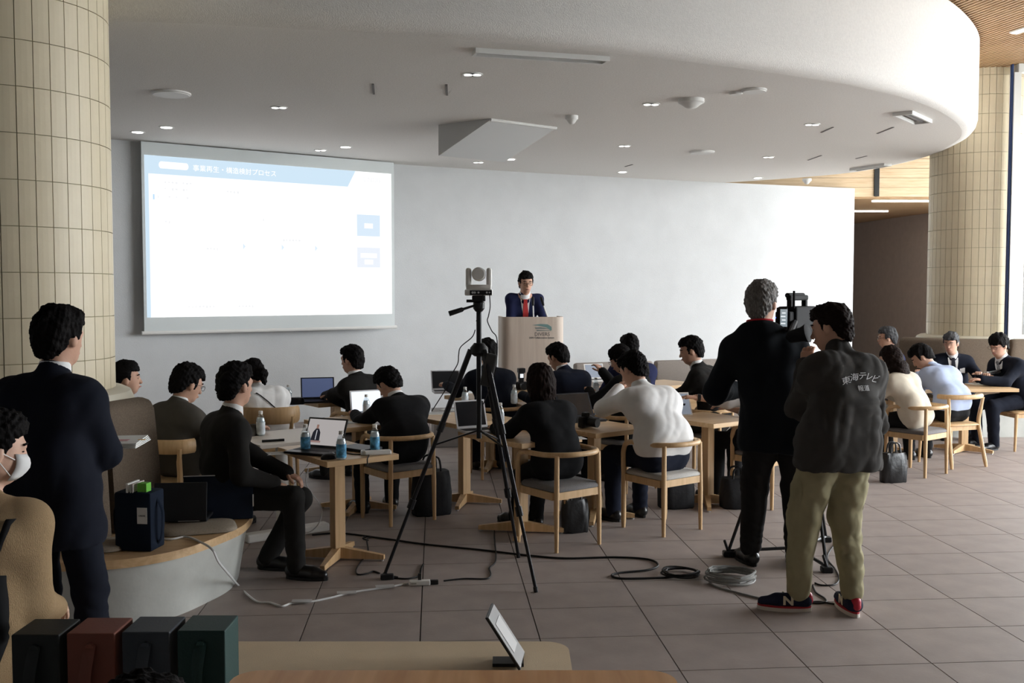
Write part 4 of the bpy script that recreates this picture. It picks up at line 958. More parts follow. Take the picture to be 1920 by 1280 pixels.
p12 = human('man in a navy suit bending his head in front of the podium', hp_(1045, 668, 9.35), (.57, 9.12, .54), 28, 50, 25, 0, hands=((.1, 9.5, TH), (.42, 9.65, TH)), H=1.68, top=C_NAVY, bottom=C_NAVY, slouch=.08)
p13 = human('woman with bobbed brown hair in a black jacket on the chair with dark grey seat', hp_(1012, 714, 7.0), (.31, 6.85, .54), 30, 20, 14, 0, hands=((-.12, 7.2, TH), (.15, 7.35, TH)), H=1.58, top=C_BLK, bottom=C_BLK, hair='bob', hairm=HAIRBR, collar=False, feet=(P(962, 985)+Vector((.02, 0, 0)), P(1005, 990)), bareleg=False)
p14 = human('man in a white shirt leaning on the table with a hand at his chin', hp_(1186, 692, 7.52), (1.10, 7.22, .54), 33, 45, 30, 6, hands=(hp_(1160, 730, 7.66), (1.05, 7.75, TH)), H=1.72, top=C_WHT, bottom=C_NAVY, jacket=False, fat=1.14, slouch=.10, infl=.020, lift=.075, fold=.0035, poles=((-.9, -.2, -.7), None), face=True, headscale=1.04)
p15 = human('person with black hair and mask bending over a bottle at the table', hp_(1163, 672, 8.9), (1.02, 8.72, .54), 42, 62, 25, 0, hands=(hp_(1105, 733, 8.95), hp_(1130, 697, 9.2)), H=1.60, top=C_BLK, bottom=C_BLK, hair='fringe', collar=False, face=True, glasses=True, poles=((-.7, -.2, -.6), (.3, -.4, -.8)))
p16 = human('man in bright navy sitting in front of the wall sofa with his back turned', hp_(1180, 650, 9.95), (1.22, 9.72, .54), 8, 12, 10, 0, H=1.70, top=C_BRGHT, bottom=C_NAVY, collar=False, hands=((.95, 10.1, TH), (1.2, 10.15, TH)))
p17 = human('man in a black suit and white collar seen in profile looking down', hp_(1295, 656, 9.28), (1.86, 9.12, .54), 62, 84, 16, 0, hands=((1.42, 9.4, TH), (1.42, 9.1, TH)), H=1.72, top=C_CHAR, bottom=C_CHAR, face=True)
p18 = human('person in a pale grey shirt with a wristwatch tapping the white tablet', hp_(1428, 690, 8.35), (2.10, 8.10, .54), 45, 45, 20, 0, hands=(hp_(1285, 745, 8.12), (1.85, 8.5, TH)), H=1.70, top=cloth('pale_grey', (.42, .40, .39)), bottom=C_BLK, jacket=False, collar=False, poles=((-.3, -.5, -.8), None), sleeve=.45, infl=.024)
# camera crew
p19 = human('grey-haired man in a black hooded parka standing behind the tripod camera', hp_(1429, 566, 6.2), (1.65, 6.14, .93), -12, -38, 0, 0, hands=((1.46, 6.43, 1.10), (1.72, 6.42, 1.06)), H=1.78, top=C_PARKA, bottom=C_DRKTR, hairm=HAIRG, standing=True, collar='hood', infl=.028, drop=.03, hem=.12, fat=1.03, feet=((1.52, 6.28, 0), (1.79, 6.22, 0)), poles=((-.75, -.25, -.8), (.4, -.4, -.8)), legr=1.2, fold=.005, vox=.009, footdir=((-.25, 1), (.1, 1)), face=True)
p20 = human('cameraman in a dark grey lettered blouson and khaki cargo trousers leaning to the viewfinder', hp_(1557, 613, 5.62), (1.755, 5.34, .93), 20, 55, 14, 8, hands=(hp_(1510, 686, 5.74), (1.78, 5.66, .98)), H=1.76, top=C_BLOUSON, bottom=C_KHAKI, hairm=HAIRBR, standing=True, collar='stand', infl=.034, drop=.025, hem=.09, fat=1.03, feet=((1.56, 5.36, 0), (1.835, 5.30, 0)), poles=((-.25, -.1, -1.0), (1, -.2, -.3)), legr=1.2, fold=.010, vox=.009, footdir=((-1, .18), (-.05, 1)), shoes='none', face=True)
# group at the window
p21 = human('grey-haired man with glasses in a navy jacket facing left at the bench end', hp_(1663, 632, 11.9), (4.60, 12.02, .53), 70, 78, 8, 0, H=1.68, top=C_BRGHT, bottom=C_NAVY, hairm=HAIRD, glasses=True, face=True, hands=((4.3, 11.9, .75), (4.25, 12.2, .75)), floor_z=0)
p22 = human('woman with long brown hair in a cream jacket', hp_(1668, 672, 9.58), (3.84, 9.42, .54), 37, 45, 15, 0, hands=((3.45, 9.75, TH), (3.65, 9.9, TH)), H=1.60, top=C_CREAM, bottom=C_BLK, hair='long', hairm=HAIRBR, collar=False)
p23 = human('man in a light blue shirt bending low over his notes', hp_(1727, 668, 10.28), (4.41, 9.95, .54), 28, 68, 42, 0, hands=(hp_(1722, 704, 10.5), (4.35, 10.45, TH)), H=1.70, top=C_LBLUE, bottom=C_BLK, jacket=False, slouch=.10, face=True, fold=.005, lift=.06)
p24 = human('man with greying hair in a dark suit sitting on the bench before the pale column', hp_(1783, 642, 11.86), (5.32, 12.02, .53), 165, 140, 14, 0, H=1.68, top=C_DNAVY, bottom=C_DNAVY, hairm=HAIRD, face=True, tie=cloth('tie_dark', (.03, .03, .04)), hands=((5.4, 11.5, .78), (5.0, 11.55, .78)))
p25 = human('man with glasses and a striped tie resting his hands on the table', hp_(1872, 646, 10.98), (5.60, 10.98, .54), 105, 118, 18, 0, hands=(hp_(1842, 712, 10.72), hp_(1850, 706, 10.86)), feet=((5.28, 10.86, 0), (5.22, 11.12, 0)), H=1.72, top=C_DNAVY, bottom=C_DNAVY, hair='fringe', glasses=True, face=True, tie=mat('tie_stripe', (.25, .25, .26), .7, var=.9, vscale=40, stretch=(1, 1, 3)))
# ================================================================ things on tables, bench and floor
def on(px, py, z=TZ): return P(px, py, z)
def yawmat(a): return Matrix.Rotation(a, 3, 'Z')
# ---- laptops: base, keyboard, lid, screen
def laptop(label, loc, rotz, tilt, body, scr, w=.30, d=.21, lidmat=None):
    t = thing('laptop', label, 'laptop', loc, rotz, 'open laptops')
    obj('base', MB().box((0, 0, .009), (w, d, .018), bev=.003), body, t)
    obj('keyboard', MB().box((0, .03, .0188), (w*.9, d*.5, .0016)), mat('keys', (.03, .03, .032), .6), t)
    m = Matrix.Rotation(-math.radians(tilt), 3, 'X')
    lid = obj('lid', MB().box(m @ Vector((0, 0, d/2))+Vector((0, d/2, .018)), (w, .008, d), m), lidmat or body, t)
    obj('screen', MB().box(m @ Vector((0, -.0045, d/2+.003))+Vector((0, d/2, .018)), (w-.024, .002, d-.028), m), scr, lid)
    return t
SC_BLK = mat('screen_black', (.010, .011, .014), .22, spec=.5); SC_BLUE = mat('screen_blue', (.05, .065, .12), .25, spec=.5, emit=(.10, .13, .25), estr=.5)
SC_WHT = emis('screen_lit', (.85, .92, 1), 1.0); SC_GLOSS = mat('screen_gloss', (.02, .02, .022), .08, spec=.8); SC_GREY = mat('screen_grey', (.2, .22, .26), .3, emit=(.25, .29, .36), estr=.5)
SC_PIC = emis('screen_picture', (.62, .58, .57), .55)
SILV = mat('silver', (.58, .58, .60), .4, metal=.5); DARKL = mat('laptop_dark', (.02, .021, .024), .4)
c = on(590, 851); l1 = laptop('black laptop on the oak table whose screen shows a man in a suit', c+Vector((-.02, .04, 0)), math.radians(-24), 24, DARKL, SC_PIC, .30, .20)
m_ = Matrix.Rotation(-math.radians(24), 3, 'X')
def onlid(pts, col, y): # flat picture pieces on the lit screen
    vs = [m_ @ Vector((x, y, z))+Vector((0, .10, .018)) for x, z in pts]; return obj('picture', MB().add(vs, [tuple(range(len(vs)))]), col, l1)
onlid([(-.10, .045), (-.03, .045), (-.035, .10), (-.05, .125), (-.075, .125), (-.092, .10)], emis('pic_dark', (.03, .03, .04), .5), -.0062)
onlid([(-.072, .125), (-.055, .125), (-.055, .152), (-.072, .152)], emis('pic_skin', (.35, .2, .16), .6), -.0066)
onlid([(-.066, .05), (-.060, .05), (-.060, .115), (-.066, .115)], emis('pic_shirt', (.7, .7, .75), .6), -.0066)
onlid([(-.115, .032), (-.02, .032), (-.02, .045), (-.115, .045)], emis('pic_desk', (.40, .26, .24), .6), -.0062)
c = on(664, 845); tag(obj('closed_laptop', MB().box((0, 0, .01), (.24, .17, .02), bev=.003), DARKL, None, c+Vector((.03, .05, 0)), math.radians(-38)), 'closed dark laptop lying behind the lit laptop on the oak table', 'laptop')
laptop('laptop with a blue-lit screen near the projection screen', on(595, 757)+Vector((-.02, .16, 0)), math.radians(14), 22, DARKL, SC_BLUE, .31, .21)
laptop('silver laptop with black screen before the man behind the tripod', on(842, 738)+Vector((-.02, .12, 0)), math.radians(12), 24, SILV, SC_BLK, .30, .21)
laptop('silver laptop with a black screen beside the woman with bobbed hair', on(905, 812)+Vector((-.03, .06, 0)), math.radians(28), 18, SILV, SC_BLK, .25, .21)
laptop('dark laptop open on the table before the man in a white shirt', on(1104, 793)+Vector((-.03, .14, 0)), math.radians(24), 30, DARKL, SC_GLOSS, .30, .21)
laptop('white-framed laptop with grey screen in front of the podium', on(1124, 716)+Vector((0, .12, 0)), math.radians(20), 20, M_white, SC_GREY, .24, .18)
laptop('laptop with a glowing white screen before the stooping man', on(700, 783)+Vector((-.03, .1, 0)), math.radians(30), 10, SILV, SC_WHT, .28, .19)
tb_ = thing('tablet', 'white tablet propped up under the tapping hand', 'tablet', on(1283, 780)+Vector((0, .05, 0)), math.radians(14))
mt = Matrix.Rotation(-math.radians(28), 3, 'X')
obj('frame', MB().box(mt @ Vector((0, 0, .10)), (.17, .008, .21), mt, bev=.002), M_white, tb_); obj('screen', MB().box(mt @ Vector((0, -.005, .10)), (.145, .002, .18), mt), SC_GREY, tb_)
obj('stand', MB().box((0, .06, .045), (.06, .006, .12), Matrix.Rotation(.6, 3, 'X')), M_black, tb_)
# ---- water bottles
M_pet = glassmat('pet_plastic', (.90, .94, .96), .16); M_lab = mat('label_blue', (.10, .34, .62), .4, var=.8, vscale=30); M_labw = mat('label_white', (.72, .78, .82), .4, var=.2, vscale=30); M_wat = mat('water', (.70, .76, .78), .1, spec=.5)
def bottle(label, loc, lab, h=.175):
    t = thing('water_bottle', label, 'bottle', loc, random.uniform(0, 3), 'small water bottles'); r = .031
    obj('body', MB().lathe([(r*.9, 0), (r, .006), (r, h*.30), (r*.93, h*.36), (r, h*.45), (r, h*.62), (r*.75, h*.76), (r*.45, h*.86), (r*.42, h*.90)], n=18), M_pet, t, smooth=True)
    obj('water', MB().lathe([(r*.86, .003), (r*.93, .008), (r*.93, h*.60), (r*.72, h*.73)], n=16), M_wat, t, smooth=True)
    obj('label', MB().lathe([(r*1.01, h*.08), (r*1.012, h*.55)], n=18), lab, t, smooth=True)
    obj('cap', MB().lathe([(r*.47, h*.885), (r*.48, h*.89), (r*.47, h), (r*.42, h*1.005)], n=16), M_white, t, smooth=True)
for px, py, lab, lb_ in ((573, 846, M_lab, 'blue-labelled water bottle behind the lit laptop on the oak table'), (640, 861, M_lab, 'blue-labelled water bottle beside the mouse on the oak table'), (703, 846, M_lab, 'blue-labelled water bottle behind the white strip on the oak table'), (489, 816, M_labw, 'water bottle on the white desk beside the bench sitter'), (541, 757, M_labw, 'water bottle beside the blue-screened laptop'), (687, 779, M_labw, 'water bottle beside the glowing white screen'), (872, 762, M_labw, 'water bottle behind the silver laptop near the tripod'), (964, 757, M_labw, 'water bottle between the tripod and the bobbed hair'), (938, 798, M_labw, 'water bottle close to the tripod leg beside the silver laptop'), (1117, 741, M_labw, 'water bottle held by the masked person')):
    bottle(lb_, on(px, py), lab)
# ---- small things on the tables
def slabthing(name, label, cat, loc, dims, m, rz=0.0, grp=None, parts=None):
    return tag(obj(name, MB().box((0, 0, dims[2]/2), dims, bev=min(.003, dims[2]*.3)), m, None, loc, rz), label, cat, grp)
c = on(708, 852); hb = thing('power_strip', 'white power strip lying on the oak table edge', 'power strip', c, math.radians(20))
obj('body', MB().box((0, 0, .014), (.17, .05, .028), bev=.008), M_white, hb); obj('plug', MB().box((-.09, .01, .016), (.03, .03, .032), bev=.006), M_white, hb)
mo = thing('mouse', 'black computer mouse on the oak table', 'mouse', on(617, 860), math.radians(40))
obj('shell', MB().lathe([(.045, 0), (.046, .012), (.038, .026), (.018, .034)], n=18, m=Matrix.Diagonal((1.2, .75, 1))), M_black, mo, smooth=True)
obj('wheel', MB().tube([(.03, -.004, .030), (.03, .004, .030)], .008, 10), M_steel, mo)
for k, (px, py, w_, d_, rz, z, lb_) in enumerate(((520, 850, .16, .11, .3, TZ, 'loose paper sheet on the oak table beside the lit laptop'), (548, 848, .12, .10, -.3, TZ, 'folded leaflet with red print on the oak table'), (640, 793, .21, .15, .5, TZ, 'open notebook page before the stooping man'), (820, 775, .21, .15, .2, TZ, 'loose paper sheets on the table behind the stooping man'), (845, 768, .16, .12, -.4, TZ, 'blue printed leaflet on the paper-strewn table'), (1843, 720, .30, .21, .1, TZ, 'paper sheets under the hands of the man with a striped tie'), (1222, 800, .18, .12, .3, TZ, 'loose paper sheet beside the white shirt elbow'), (1716, 718, .22, .16, .3, TZ, 'notes under the hand of the man in light blue'), (1070, 822, .2, .12, .3, TZ, 'loose paper sheet right of the woman in black'))):
    o = thing('paper_sheet', lb_, 'paper', on(px, py, z), rz, 'papers on the tables')
    obj('sheet', MB().box((0, 0, .0015), (w_, d_, .003)), M_paper, o)
    for q in range(3): obj('print', MB().box((-.02+.01*q, d_*(.25-.22*q), .0033), (w_*(.7-.1*q), d_*.05, .0006)), mat('print_red', (.55, .08, .10), .8) if 'red' in lb_ else mat('print_blue', (.10, .22, .42), .8) if 'blue' in lb_ else M_ink, o)
pn = thing('pen', 'thick black marker lying on the white desk', 'pen', on(508, 828)+Vector((0, 0, .008)), .4)
obj('barrel', MB().tube([(-.06, 0, 0), (.05, 0, 0)], .0085, 10), M_black, pn); obj('cap', MB().tube([(.05, 0, 0), (.09, 0, 0)], .0095, 10), M_black, pn)
def dslr(label, loc, rz, flash=False):
    t = thing('photo_camera', label, 'camera', loc, rz, 'photo cameras')
    obj('body', MB().box((0, 0, .045), (.13, .06, .085), bev=.012), M_black, t); obj('prism', MB().box((0, 0, .098), (.055, .05, .035), bev=.01), M_black, t)
    obj('lens', MB().tube([(0, -.03, .045), (0, -.11, .045)], [.034, .036], 16), M_black, t, smooth=True); obj('grip', MB().box((.055, -.03, .04), (.03, .03, .07), bev=.01), M_black, t)
    if flash:
        f_ = obj('flash', MB().box((0, 0, .15), (.06, .045, .075), bev=.008).box((0, -.01, .205), (.075, .07, .05), bev=.008), M_black, t); obj('display', MB().box((0, -.0245, .15), (.035, .003, .04)), SC_WHT, f_)
dslr('black camera with a raised flash beside the bobbed hair', on(977, 731), .3, True)
dslr('black camera lying before the man in a white shirt', on(1098, 802)+Vector((0, .02, 0)), .9)
dslr('small black camera behind the blue-screened laptop', on(611, 757)+Vector((.05, .12, 0)), -.4)
dslr('black camera by the elbow of the person with mask', on(1085, 752), .6)
# ---- bags: lofted soft bodies with handles
def bag(label, loc, w, d, h, m, rz=0, handle=True, name='bag', cat='bag', taper=.75):
    t = thing(name, label, cat, loc, rz, None)
    rr = roundrect(1, 1, .3, 4); vs = []; f = []; n = len(rr); lv = [(0, .94), (.04, 1), (.5, 1.02), (.85, (1+taper)/2), (1, taper)]
    for z, s_ in lv:
        for k, (x, y) in enumerate(rr): vs.append((x*w*(.5+.5*s_), y*d*s_+(.01*math.sin(k*2.1+z*5)), z*h))
    for i in range(len(lv)-1):
        for k in range(n): f.append((i*n+k, i*n+(k+1) % n, (i+1)*n+(k+1) % n, (i+1)*n+k))
    f += [tuple(range(n-1, -1, -1)), tuple((len(lv)-1)*n+k for k in range(n))]
    obj('body', MB().add(vs, f), m, t, smooth=True, ang=1.2)
    if handle:
        for s_ in (1, -1): obj('handle', MB().tube(spline([(-w*.2, s_*d*.3, h*.96), (-w*.14, s_*d*.25, h*1.3), (w*.14, s_*d*.25, h*1.3), (w*.2, s_*d*.3, h*.96)], 4), .008, 6), m, t, smooth=True)
    return t
M_leather = mat('black_leather', (.012, .012, .013), .35, bump=.2, bscale=40, spec=.5); M_nyl = mat('black_nylon', (.014, .014, .016), .7, bump=.3, bscale=30)
bag('black leather handbag on the floor beside the chair with dark grey seat', P(1078, 1000)+Vector((0, .06, 0)), .20, .11, .24, M_leather, .3)
bag('black leather tote on the floor beside the woman in a cream jacket', P(1668, 905)+Vector((.05, .05, 0)), .24, .12, .27, M_leather, .2)
bag('black rucksack on the floor behind the stooping man', P(795, 968)+Vector((.05, .1, 0)), .30, .2, .34, M_nyl, .4)
bag('black rucksack on the floor beside the chair with pale seat', P(1285, 955)+Vector((-.06, .1, 0)), .28, .2, .30, M_nyl, .2)
bag('crumpled beige paper bag on the floor behind the chair with dark grey seat', P(1113, 975)+Vector((0, .1, 0)), .16, .10, .20, mat('kraft', (.42, .31, .20), .9, bump=.5, bscale=12), .2, handle=False)
bag('black equipment bag on the floor behind the standing grey-haired man', P(1330, 950)+Vector((.22, .0, 0)), .26, .2, .24, M_nyl, .1)
bag('black pouch on the table beside the blue-screened laptop', on(551, 759)+Vector((0, .06, 0)), .16, .10, .06, M_nyl, .2, handle=False)
# ---- things on the curved bench
tl = thing('tote_bag', 'navy tote with a white tag, papers and a green packet on the bench', 'bag', P(246, 1036, SZ)+Vector((.01, .10, 0)), math.radians(-8))
M_nv = cloth('tote_navy', (.010, .016, .030))
obj('body', MB().box((0, 0, .155), (.205, .15, .31), bev=.012), M_nv, tl, smooth=True); obj('tag', MB().box((.055, -.0765, .19), (.055, .002, .085)), M_paper, tl)
letters('LINOIS', .012, M_ink, tl, (.055, -.0785, .19), name='tag_print')
for x, m__, hh, w_ in ((-.03, M_paper, .35, .012), (-.012, M_paper, .34, .006), (.0, mat('paper_pink', (.7, .62, .62), .9), .345, .006)): obj('papers', MB().box((x, -.01, .18), (w_, .12, hh)), m__, tl)
gp = obj('green_packet', MB().box((.045, -.03, .31), (.05, .05, .09)), mat('packet_green', (.16, .52, .06), .5), tl); obj('mark', MB().tube([(.045, -.0555, .30), (.045, -.057, .30)], .012, 12), mat('mark_dark', (.05, .16, .03), .6), gp)
for s_ in (1, -1): obj('handle', MB().tube(spline([(s_*.10, .0, .27), (s_*.135, -.01, .20), (s_*.13, -.01, .08), (s_*.105, 0, .03)], 5), .012, 6, flat=.4), M_nv, tl, smooth=True)
for px, py, w_, d_, rz, lb_ in ((375, 1005, .42, .30, .35, 'flat grey-beige seat cushion under the black laptop'), (188, 1040, .30, .26, -.1, 'flat grey-beige seat cushion beside the navy tote')):
    tag(obj('seat_cushion', cushion(w_, d_, 0, .03, .08, .006), M_beige, None, P(px, py, SZ)+Vector((-.06, .16, 0)), rz, smooth=True, ang=1.0), lb_, 'cushion', 'bench cushions')
bl = thing('black_laptop', 'black laptop standing open with its lid towards the room on the bench cushion', 'laptop', P(335, 995, SZ)+Vector((-.01, .06, .036)), math.radians(6))
mt = Matrix.Rotation(-math.radians(8), 3, 'X')
obj('lid', MB().box(mt @ Vector((0, 0, .115)), (.295, .012, .22), mt, bev=.004), DARKL, bl); obj('base', MB().box((0, .10, .009), (.295, .2, .018), bev=.004), DARKL, bl); obj('trim', MB().box((.05, -.012, .008), (.12, .004, .004)), M_steel, bl)
nb = thing('navy_case', 'flat navy document case leaning on the bench behind the black laptop', 'case', P(402, 980, SZ)+Vector((.0, .08, 0)), math.radians(10))
mt = Matrix.Rotation(-math.radians(10), 3, 'X')
obj('panel', MB().box(mt @ Vector((0, 0, .13)), (.40, .03, .26), mt, bev=.005), cloth('case_navy', (.018, .026, .045)), nb); obj('edge', MB().box(mt @ Vector((0, -.0, .262)), (.40, .034, .006), mt), M_steel, nb); obj('clip', MB().box((.202, 0, .11), (.006, .02, .07)), M_white, nb)
fx = thing('tan_handle', 'tan leather strap end with a hole between the laptop and the case', 'strap', P(352, 905, SZ+.0)*1, 0)
fx.location = PD(350, 911, nb.location.y-.055)
obj('strap', MB().tube(spline([(-.06, 0, -.005), (-.02, 0, .004), (.02, -.004, .006), (.045, -.008, .002)], 5), .014, 8, flat=.35), mat('tan_leather', (.50, .32, .16), .6), fx, smooth=True); obj('eyelet', MB().tube([(.035, -.014, .004), (.035, .0, .004)], .006, 10), M_black, fx)
# papers in the standing man's hand
hp = PD(196, 838, 4.36); pk = thing('paper_stack', 'stapled document stack with an orange tab in the standing man\'s hand', 'paper', Vector((hp.x+.02, hp.y+.03, hp.z+.0)), .1)
for k in range(4): obj('sheet', MB().box((.02, .06, .006*k), (.20-.004*k, .26, .004), Matrix.Rotation(.02*k, 3, 'Z')), M_paper, pk)
obj('print', MB().box((.03, .03, .0215), (.07, .05, .0008)), mat('print_rose', (.62, .34, .36), .8), pk); obj('tab', MB().box((.115, .05, .020), (.03, .016, .002)), mat('tab_orange', (.75, .42, .08), .7), pk)
# ---- tripod with the white remote camera
tp = thing('tripod', 'tall black tripod carrying the white remote camera', 'tripod', (-.20, 6.03, 0))
B_ = Vector((-.20, 6.03, 0)); feet_ = [P(720, 1083), P(1005, 1110), P(972, 1045)]
zt_ = PD(893, 578, 6.03).z; zs = PD(893, 652, 6.03).z
obj('centre_column', MB().tube([(0, 0, zs-.55), (0, 0, zt_)], .016, 12), M_blackm, tp, smooth=True)
obj('shoulder', MB().lathe([(.03, zs-.05), (.055, zs-.03), (.055, zs), (.03, zs+.03)], n=16), M_black, tp, smooth=True)
zk = .78
for ft_ in feet_:
    v_ = ft_-B_; top_ = Vector((v_.x, v_.y, 0)).normalized()*.05+Vector((0, 0, zs-.01))
    lerp = lambda t: top_.lerp(v_+Vector((0, 0, .01)), t)
    lg = obj('leg', MB().tube([lerp(0), lerp(.34)], .017, 8).tube([lerp(.30), lerp(.68)], .013, 8).tube([lerp(.64), lerp(1)], .010, 8), M_blackm, tp, smooth=True)
    for q in (.34, .68): obj('clamp', MB().tube([lerp(q-.02), lerp(q+.02)], .021, 8), M_black, lg)
    obj('foot', MB().tube([lerp(.985), v_+Vector((0, 0, .0))], .013, 8), M_black, lg)
    obj('brace', MB().tube([(0, 0, zs-.50), lerp(.42)], .006, 6), M_blackm, tp)
obj('pad', MB().box(Vector((.06, -.045, zs-.13)), (.07, .05, .20), Matrix.Rotation(.22, 3, 'Y'), bev=.012), mat('pad_grey', (.05, .05, .05), .8), tp)
hd_ = obj('pan_head', MB().lathe([(.02, zt_-.02), (.035, zt_), (.035, zt_+.035), (.022, zt_+.045)], n=16).box((0, 0, zt_+.06), (.08, .10, .035), bev=.006).box((-.05, 0, zt_+.045), (.05, .02, .018)), M_black, tp)
gA, gB = Vector((-.02, -.02, zt_+.02)), PD(842, 588, 5.98)-B_
obj('pan_handle', MB().tube([gA, gA.lerp(gB, .45), gA.lerp(gB, .5), gB], [.007, .008, .014, .016], 8), M_black, tp, smooth=True)
z0_ = zt_+.078
pc_ = thing('remote_camera', 'white dome remote camera with a black connector panel on the tripod', 'camera', B_+Vector((0, 0, z0_)), 0)
M_ptz = M_white
obj('base', MB().box((.0, 0, .018), (.165, .14, .036), bev=.006), M_ptz, pc_); obj('connector_panel', MB().box((.014, -.0705, .017), (.132, .003, .028)), M_black, pc_)
for x, r_ in ((-.035, .007), (-.022, .007), (.0, .006), (.05, .006), (.066, .005)): obj('socket', MB().tube([(x, -.072, .018), (x, -.077, .018)], r_, 10), M_steel, pc_)
obj('yoke', MB().box((0, 0, .05), (.150, .12, .03), bev=.008).box((-.062, 0, .105), (.032, .10, .12), bev=.012).box((.062, 0, .105), (.032, .10, .12), bev=.012), M_ptz, pc_, smooth=True)
obj('head', MB().tube([(0, -.055, .128), (0, -.048, .128), (0, .045, .128), (0, .055, .128)], [.034, .042, .042, .034], 24), M_ptz, pc_, smooth=True)
# ---- television camera on its tripod
tv = thing('video_tripod', 'heavy black video tripod with ground spreader under the television camera', 'tripod', (1.70, 5.98, 0)); TV = Vector((1.70, 5.98, 0))
f3 = [P(1362, 1040), P(1545, 1066)+Vector((.02, -.02, 0)), P(1590, 985)]
f3[0] = Vector((1.42, 6.47, 0)); f3[1] = Vector((1.95, 6.10, 0)); f3[2] = Vector((2.18, 6.85, 0))
TV = Vector((1.87, 6.5, 0)); tv.location = TV
for ft_ in f3:
    v_ = ft_-TV; t0 = Vector((v_.x, v_.y, 0)).normalized()*.05+Vector((0, 0, 1.22))
    l_ = obj('leg', MB().tube([t0, t0.lerp(v_, .5)], .016, 8).tube([t0.lerp(v_, .45), v_+Vector((0, 0, .03))], .011, 8), M_blackm, tv, smooth=True)
    obj('leg', MB().tube([t0+Vector((.03, .02, 0)), t0.lerp(v_, .5)+Vector((.025, .015, 0))], .010, 8), M_steel, tv, smooth=True)
    obj('foot', MB().box(v_+Vector((0, 0, .018)), (.07, .06, .036), bev=.008), M_black, tv); obj('spreader', MB().tube([(0, 0, .05), v_+Vector((0, 0, .035))], .011, 6), M_black, tv)
    obj('lock_lever', MB().tube([v_+Vector((0, 0, .03)), v_+Vector((-.03, -.02, .11))], .009, 6), M_black, tv)
obj('bowl_head', MB().lathe([(.05, 1.18), (.07, 1.22), (.06, 1.27), (.05, 1.36)], n=18).box((0, 0, 1.385), (.10, .16, .05), bev=.01), M_black, tv, smooth=True)
hA = Vector((.02, -.05, 1.33)); hB = PD(1545, 672, 5.75)-TV
obj('pan_bar', MB().tube([hA, hA.lerp(hB, .5), hB], [.009, .011, .016], 8), M_black, tv, smooth=True)
ct = PD(1490, 590, 6.1)
tc_ = thing('television_camera', 'large black television camera with a side display and lens hood', 'camera', Vector((TV.x-.02, TV.y-.03, 1.41)), math.radians(-38))
M_bk_ = M_black; M_black = mat('camera_black', (.010, .010, .011), .75, spec=.12)
k_ = Vector((0, 0, 0))
obj('body', MB().box((0, 0, .13), (.13, .34, .20), bev=.012), M_black, tc_); obj('battery', MB().box((-.0, -.205, .12), (.10, .07, .16), bev=.01), M_black, tc_)
obj('handle', MB().box((0, .0, .285), (.035, .30, .035), bev=.01).box((0, -.12, .255), (.03, .03, .06)).box((0, .12, .255), (.03, .03, .06)), M_black, tc_)
obj('microphone', MB().tube([(-.06, -.02, .30), (-.06, .24, .30)], .017, 10), M_black, tc_, smooth=True); obj('antenna', MB().tube([(.05, -.18, .22), (.05, -.18, .33)], .008, 8), M_black, tc_)
obj('side_display', MB().box((.0, -.245, .15), (.07, .012, .15), bev=.003), M_black, tc_); dp = obj('display_screen', MB().box((.015, -.2525, .16), (.045, .003, .11)), mat('cam_lcd', (.22, .27, .30), .3, emit=(.4, .5, .55), estr=.5), tc_)
for q in range(4): obj('readout', MB().box((.012+.004*(q % 2), -.2545, .125+q*.022), (.03-.006*(q % 2), .001, .007)), emis('lcd_text', (.85, .9, .92), .9), dp)
obj('audio_panel', MB().box((0, -.242, .045), (.115, .014, .05)), M_black, tc_)
for q in (-.035, -.01, .02, .042): obj('dial', MB().tube([(q, -.249, .045), (q, -.262, .045)], .011, 10), M_blackm, tc_)
obj('tally_lamp', MB().tube([(.01, -.249, .022), (.01, -.253, .022)], .0045, 8), emis('tally_red', (1, .05, .08), 3), tc_); obj('blue_lamp', MB().tube([(-.045, -.2405, .16), (-.045, -.244, .16)], .004, 8), emis('lamp_blue', (.1, .15, 1), 3), tc_)
vf = Matrix.Rotation(math.radians(38), 3, 'Z') @ (Vector(p20['root']+p20['hl'](.0, .128, -.004))-Vector(tc_.location))
ve = Matrix.Rotation(math.radians(38), 3, 'Z') @ (Vector(p20['root']+p20['hl'](.0, .24, -.004))-Vector(tc_.location))
obj('viewfinder', MB().tube([ve, ve.lerp(vf, .1), ve.lerp(vf, .7), vf], [.030, .036, .042, .056], 16).tube([(.03, -.10, .14), ve], .018, 8), M_black, tc_, smooth=True)
ln = obj('lens', MB().tube([(0, .16, .12), (0, .22, .12), (0, .225, .12), (0, .36, .12)], [.04, .042, .05, .052], 18), M_black, tc_, smooth=True); obj('lens_hood', MB().tube([(0, .35, .12), (0, .44, .12)], [.055, .075], 18), M_black, ln, smooth=True)
M_black = M_bk_
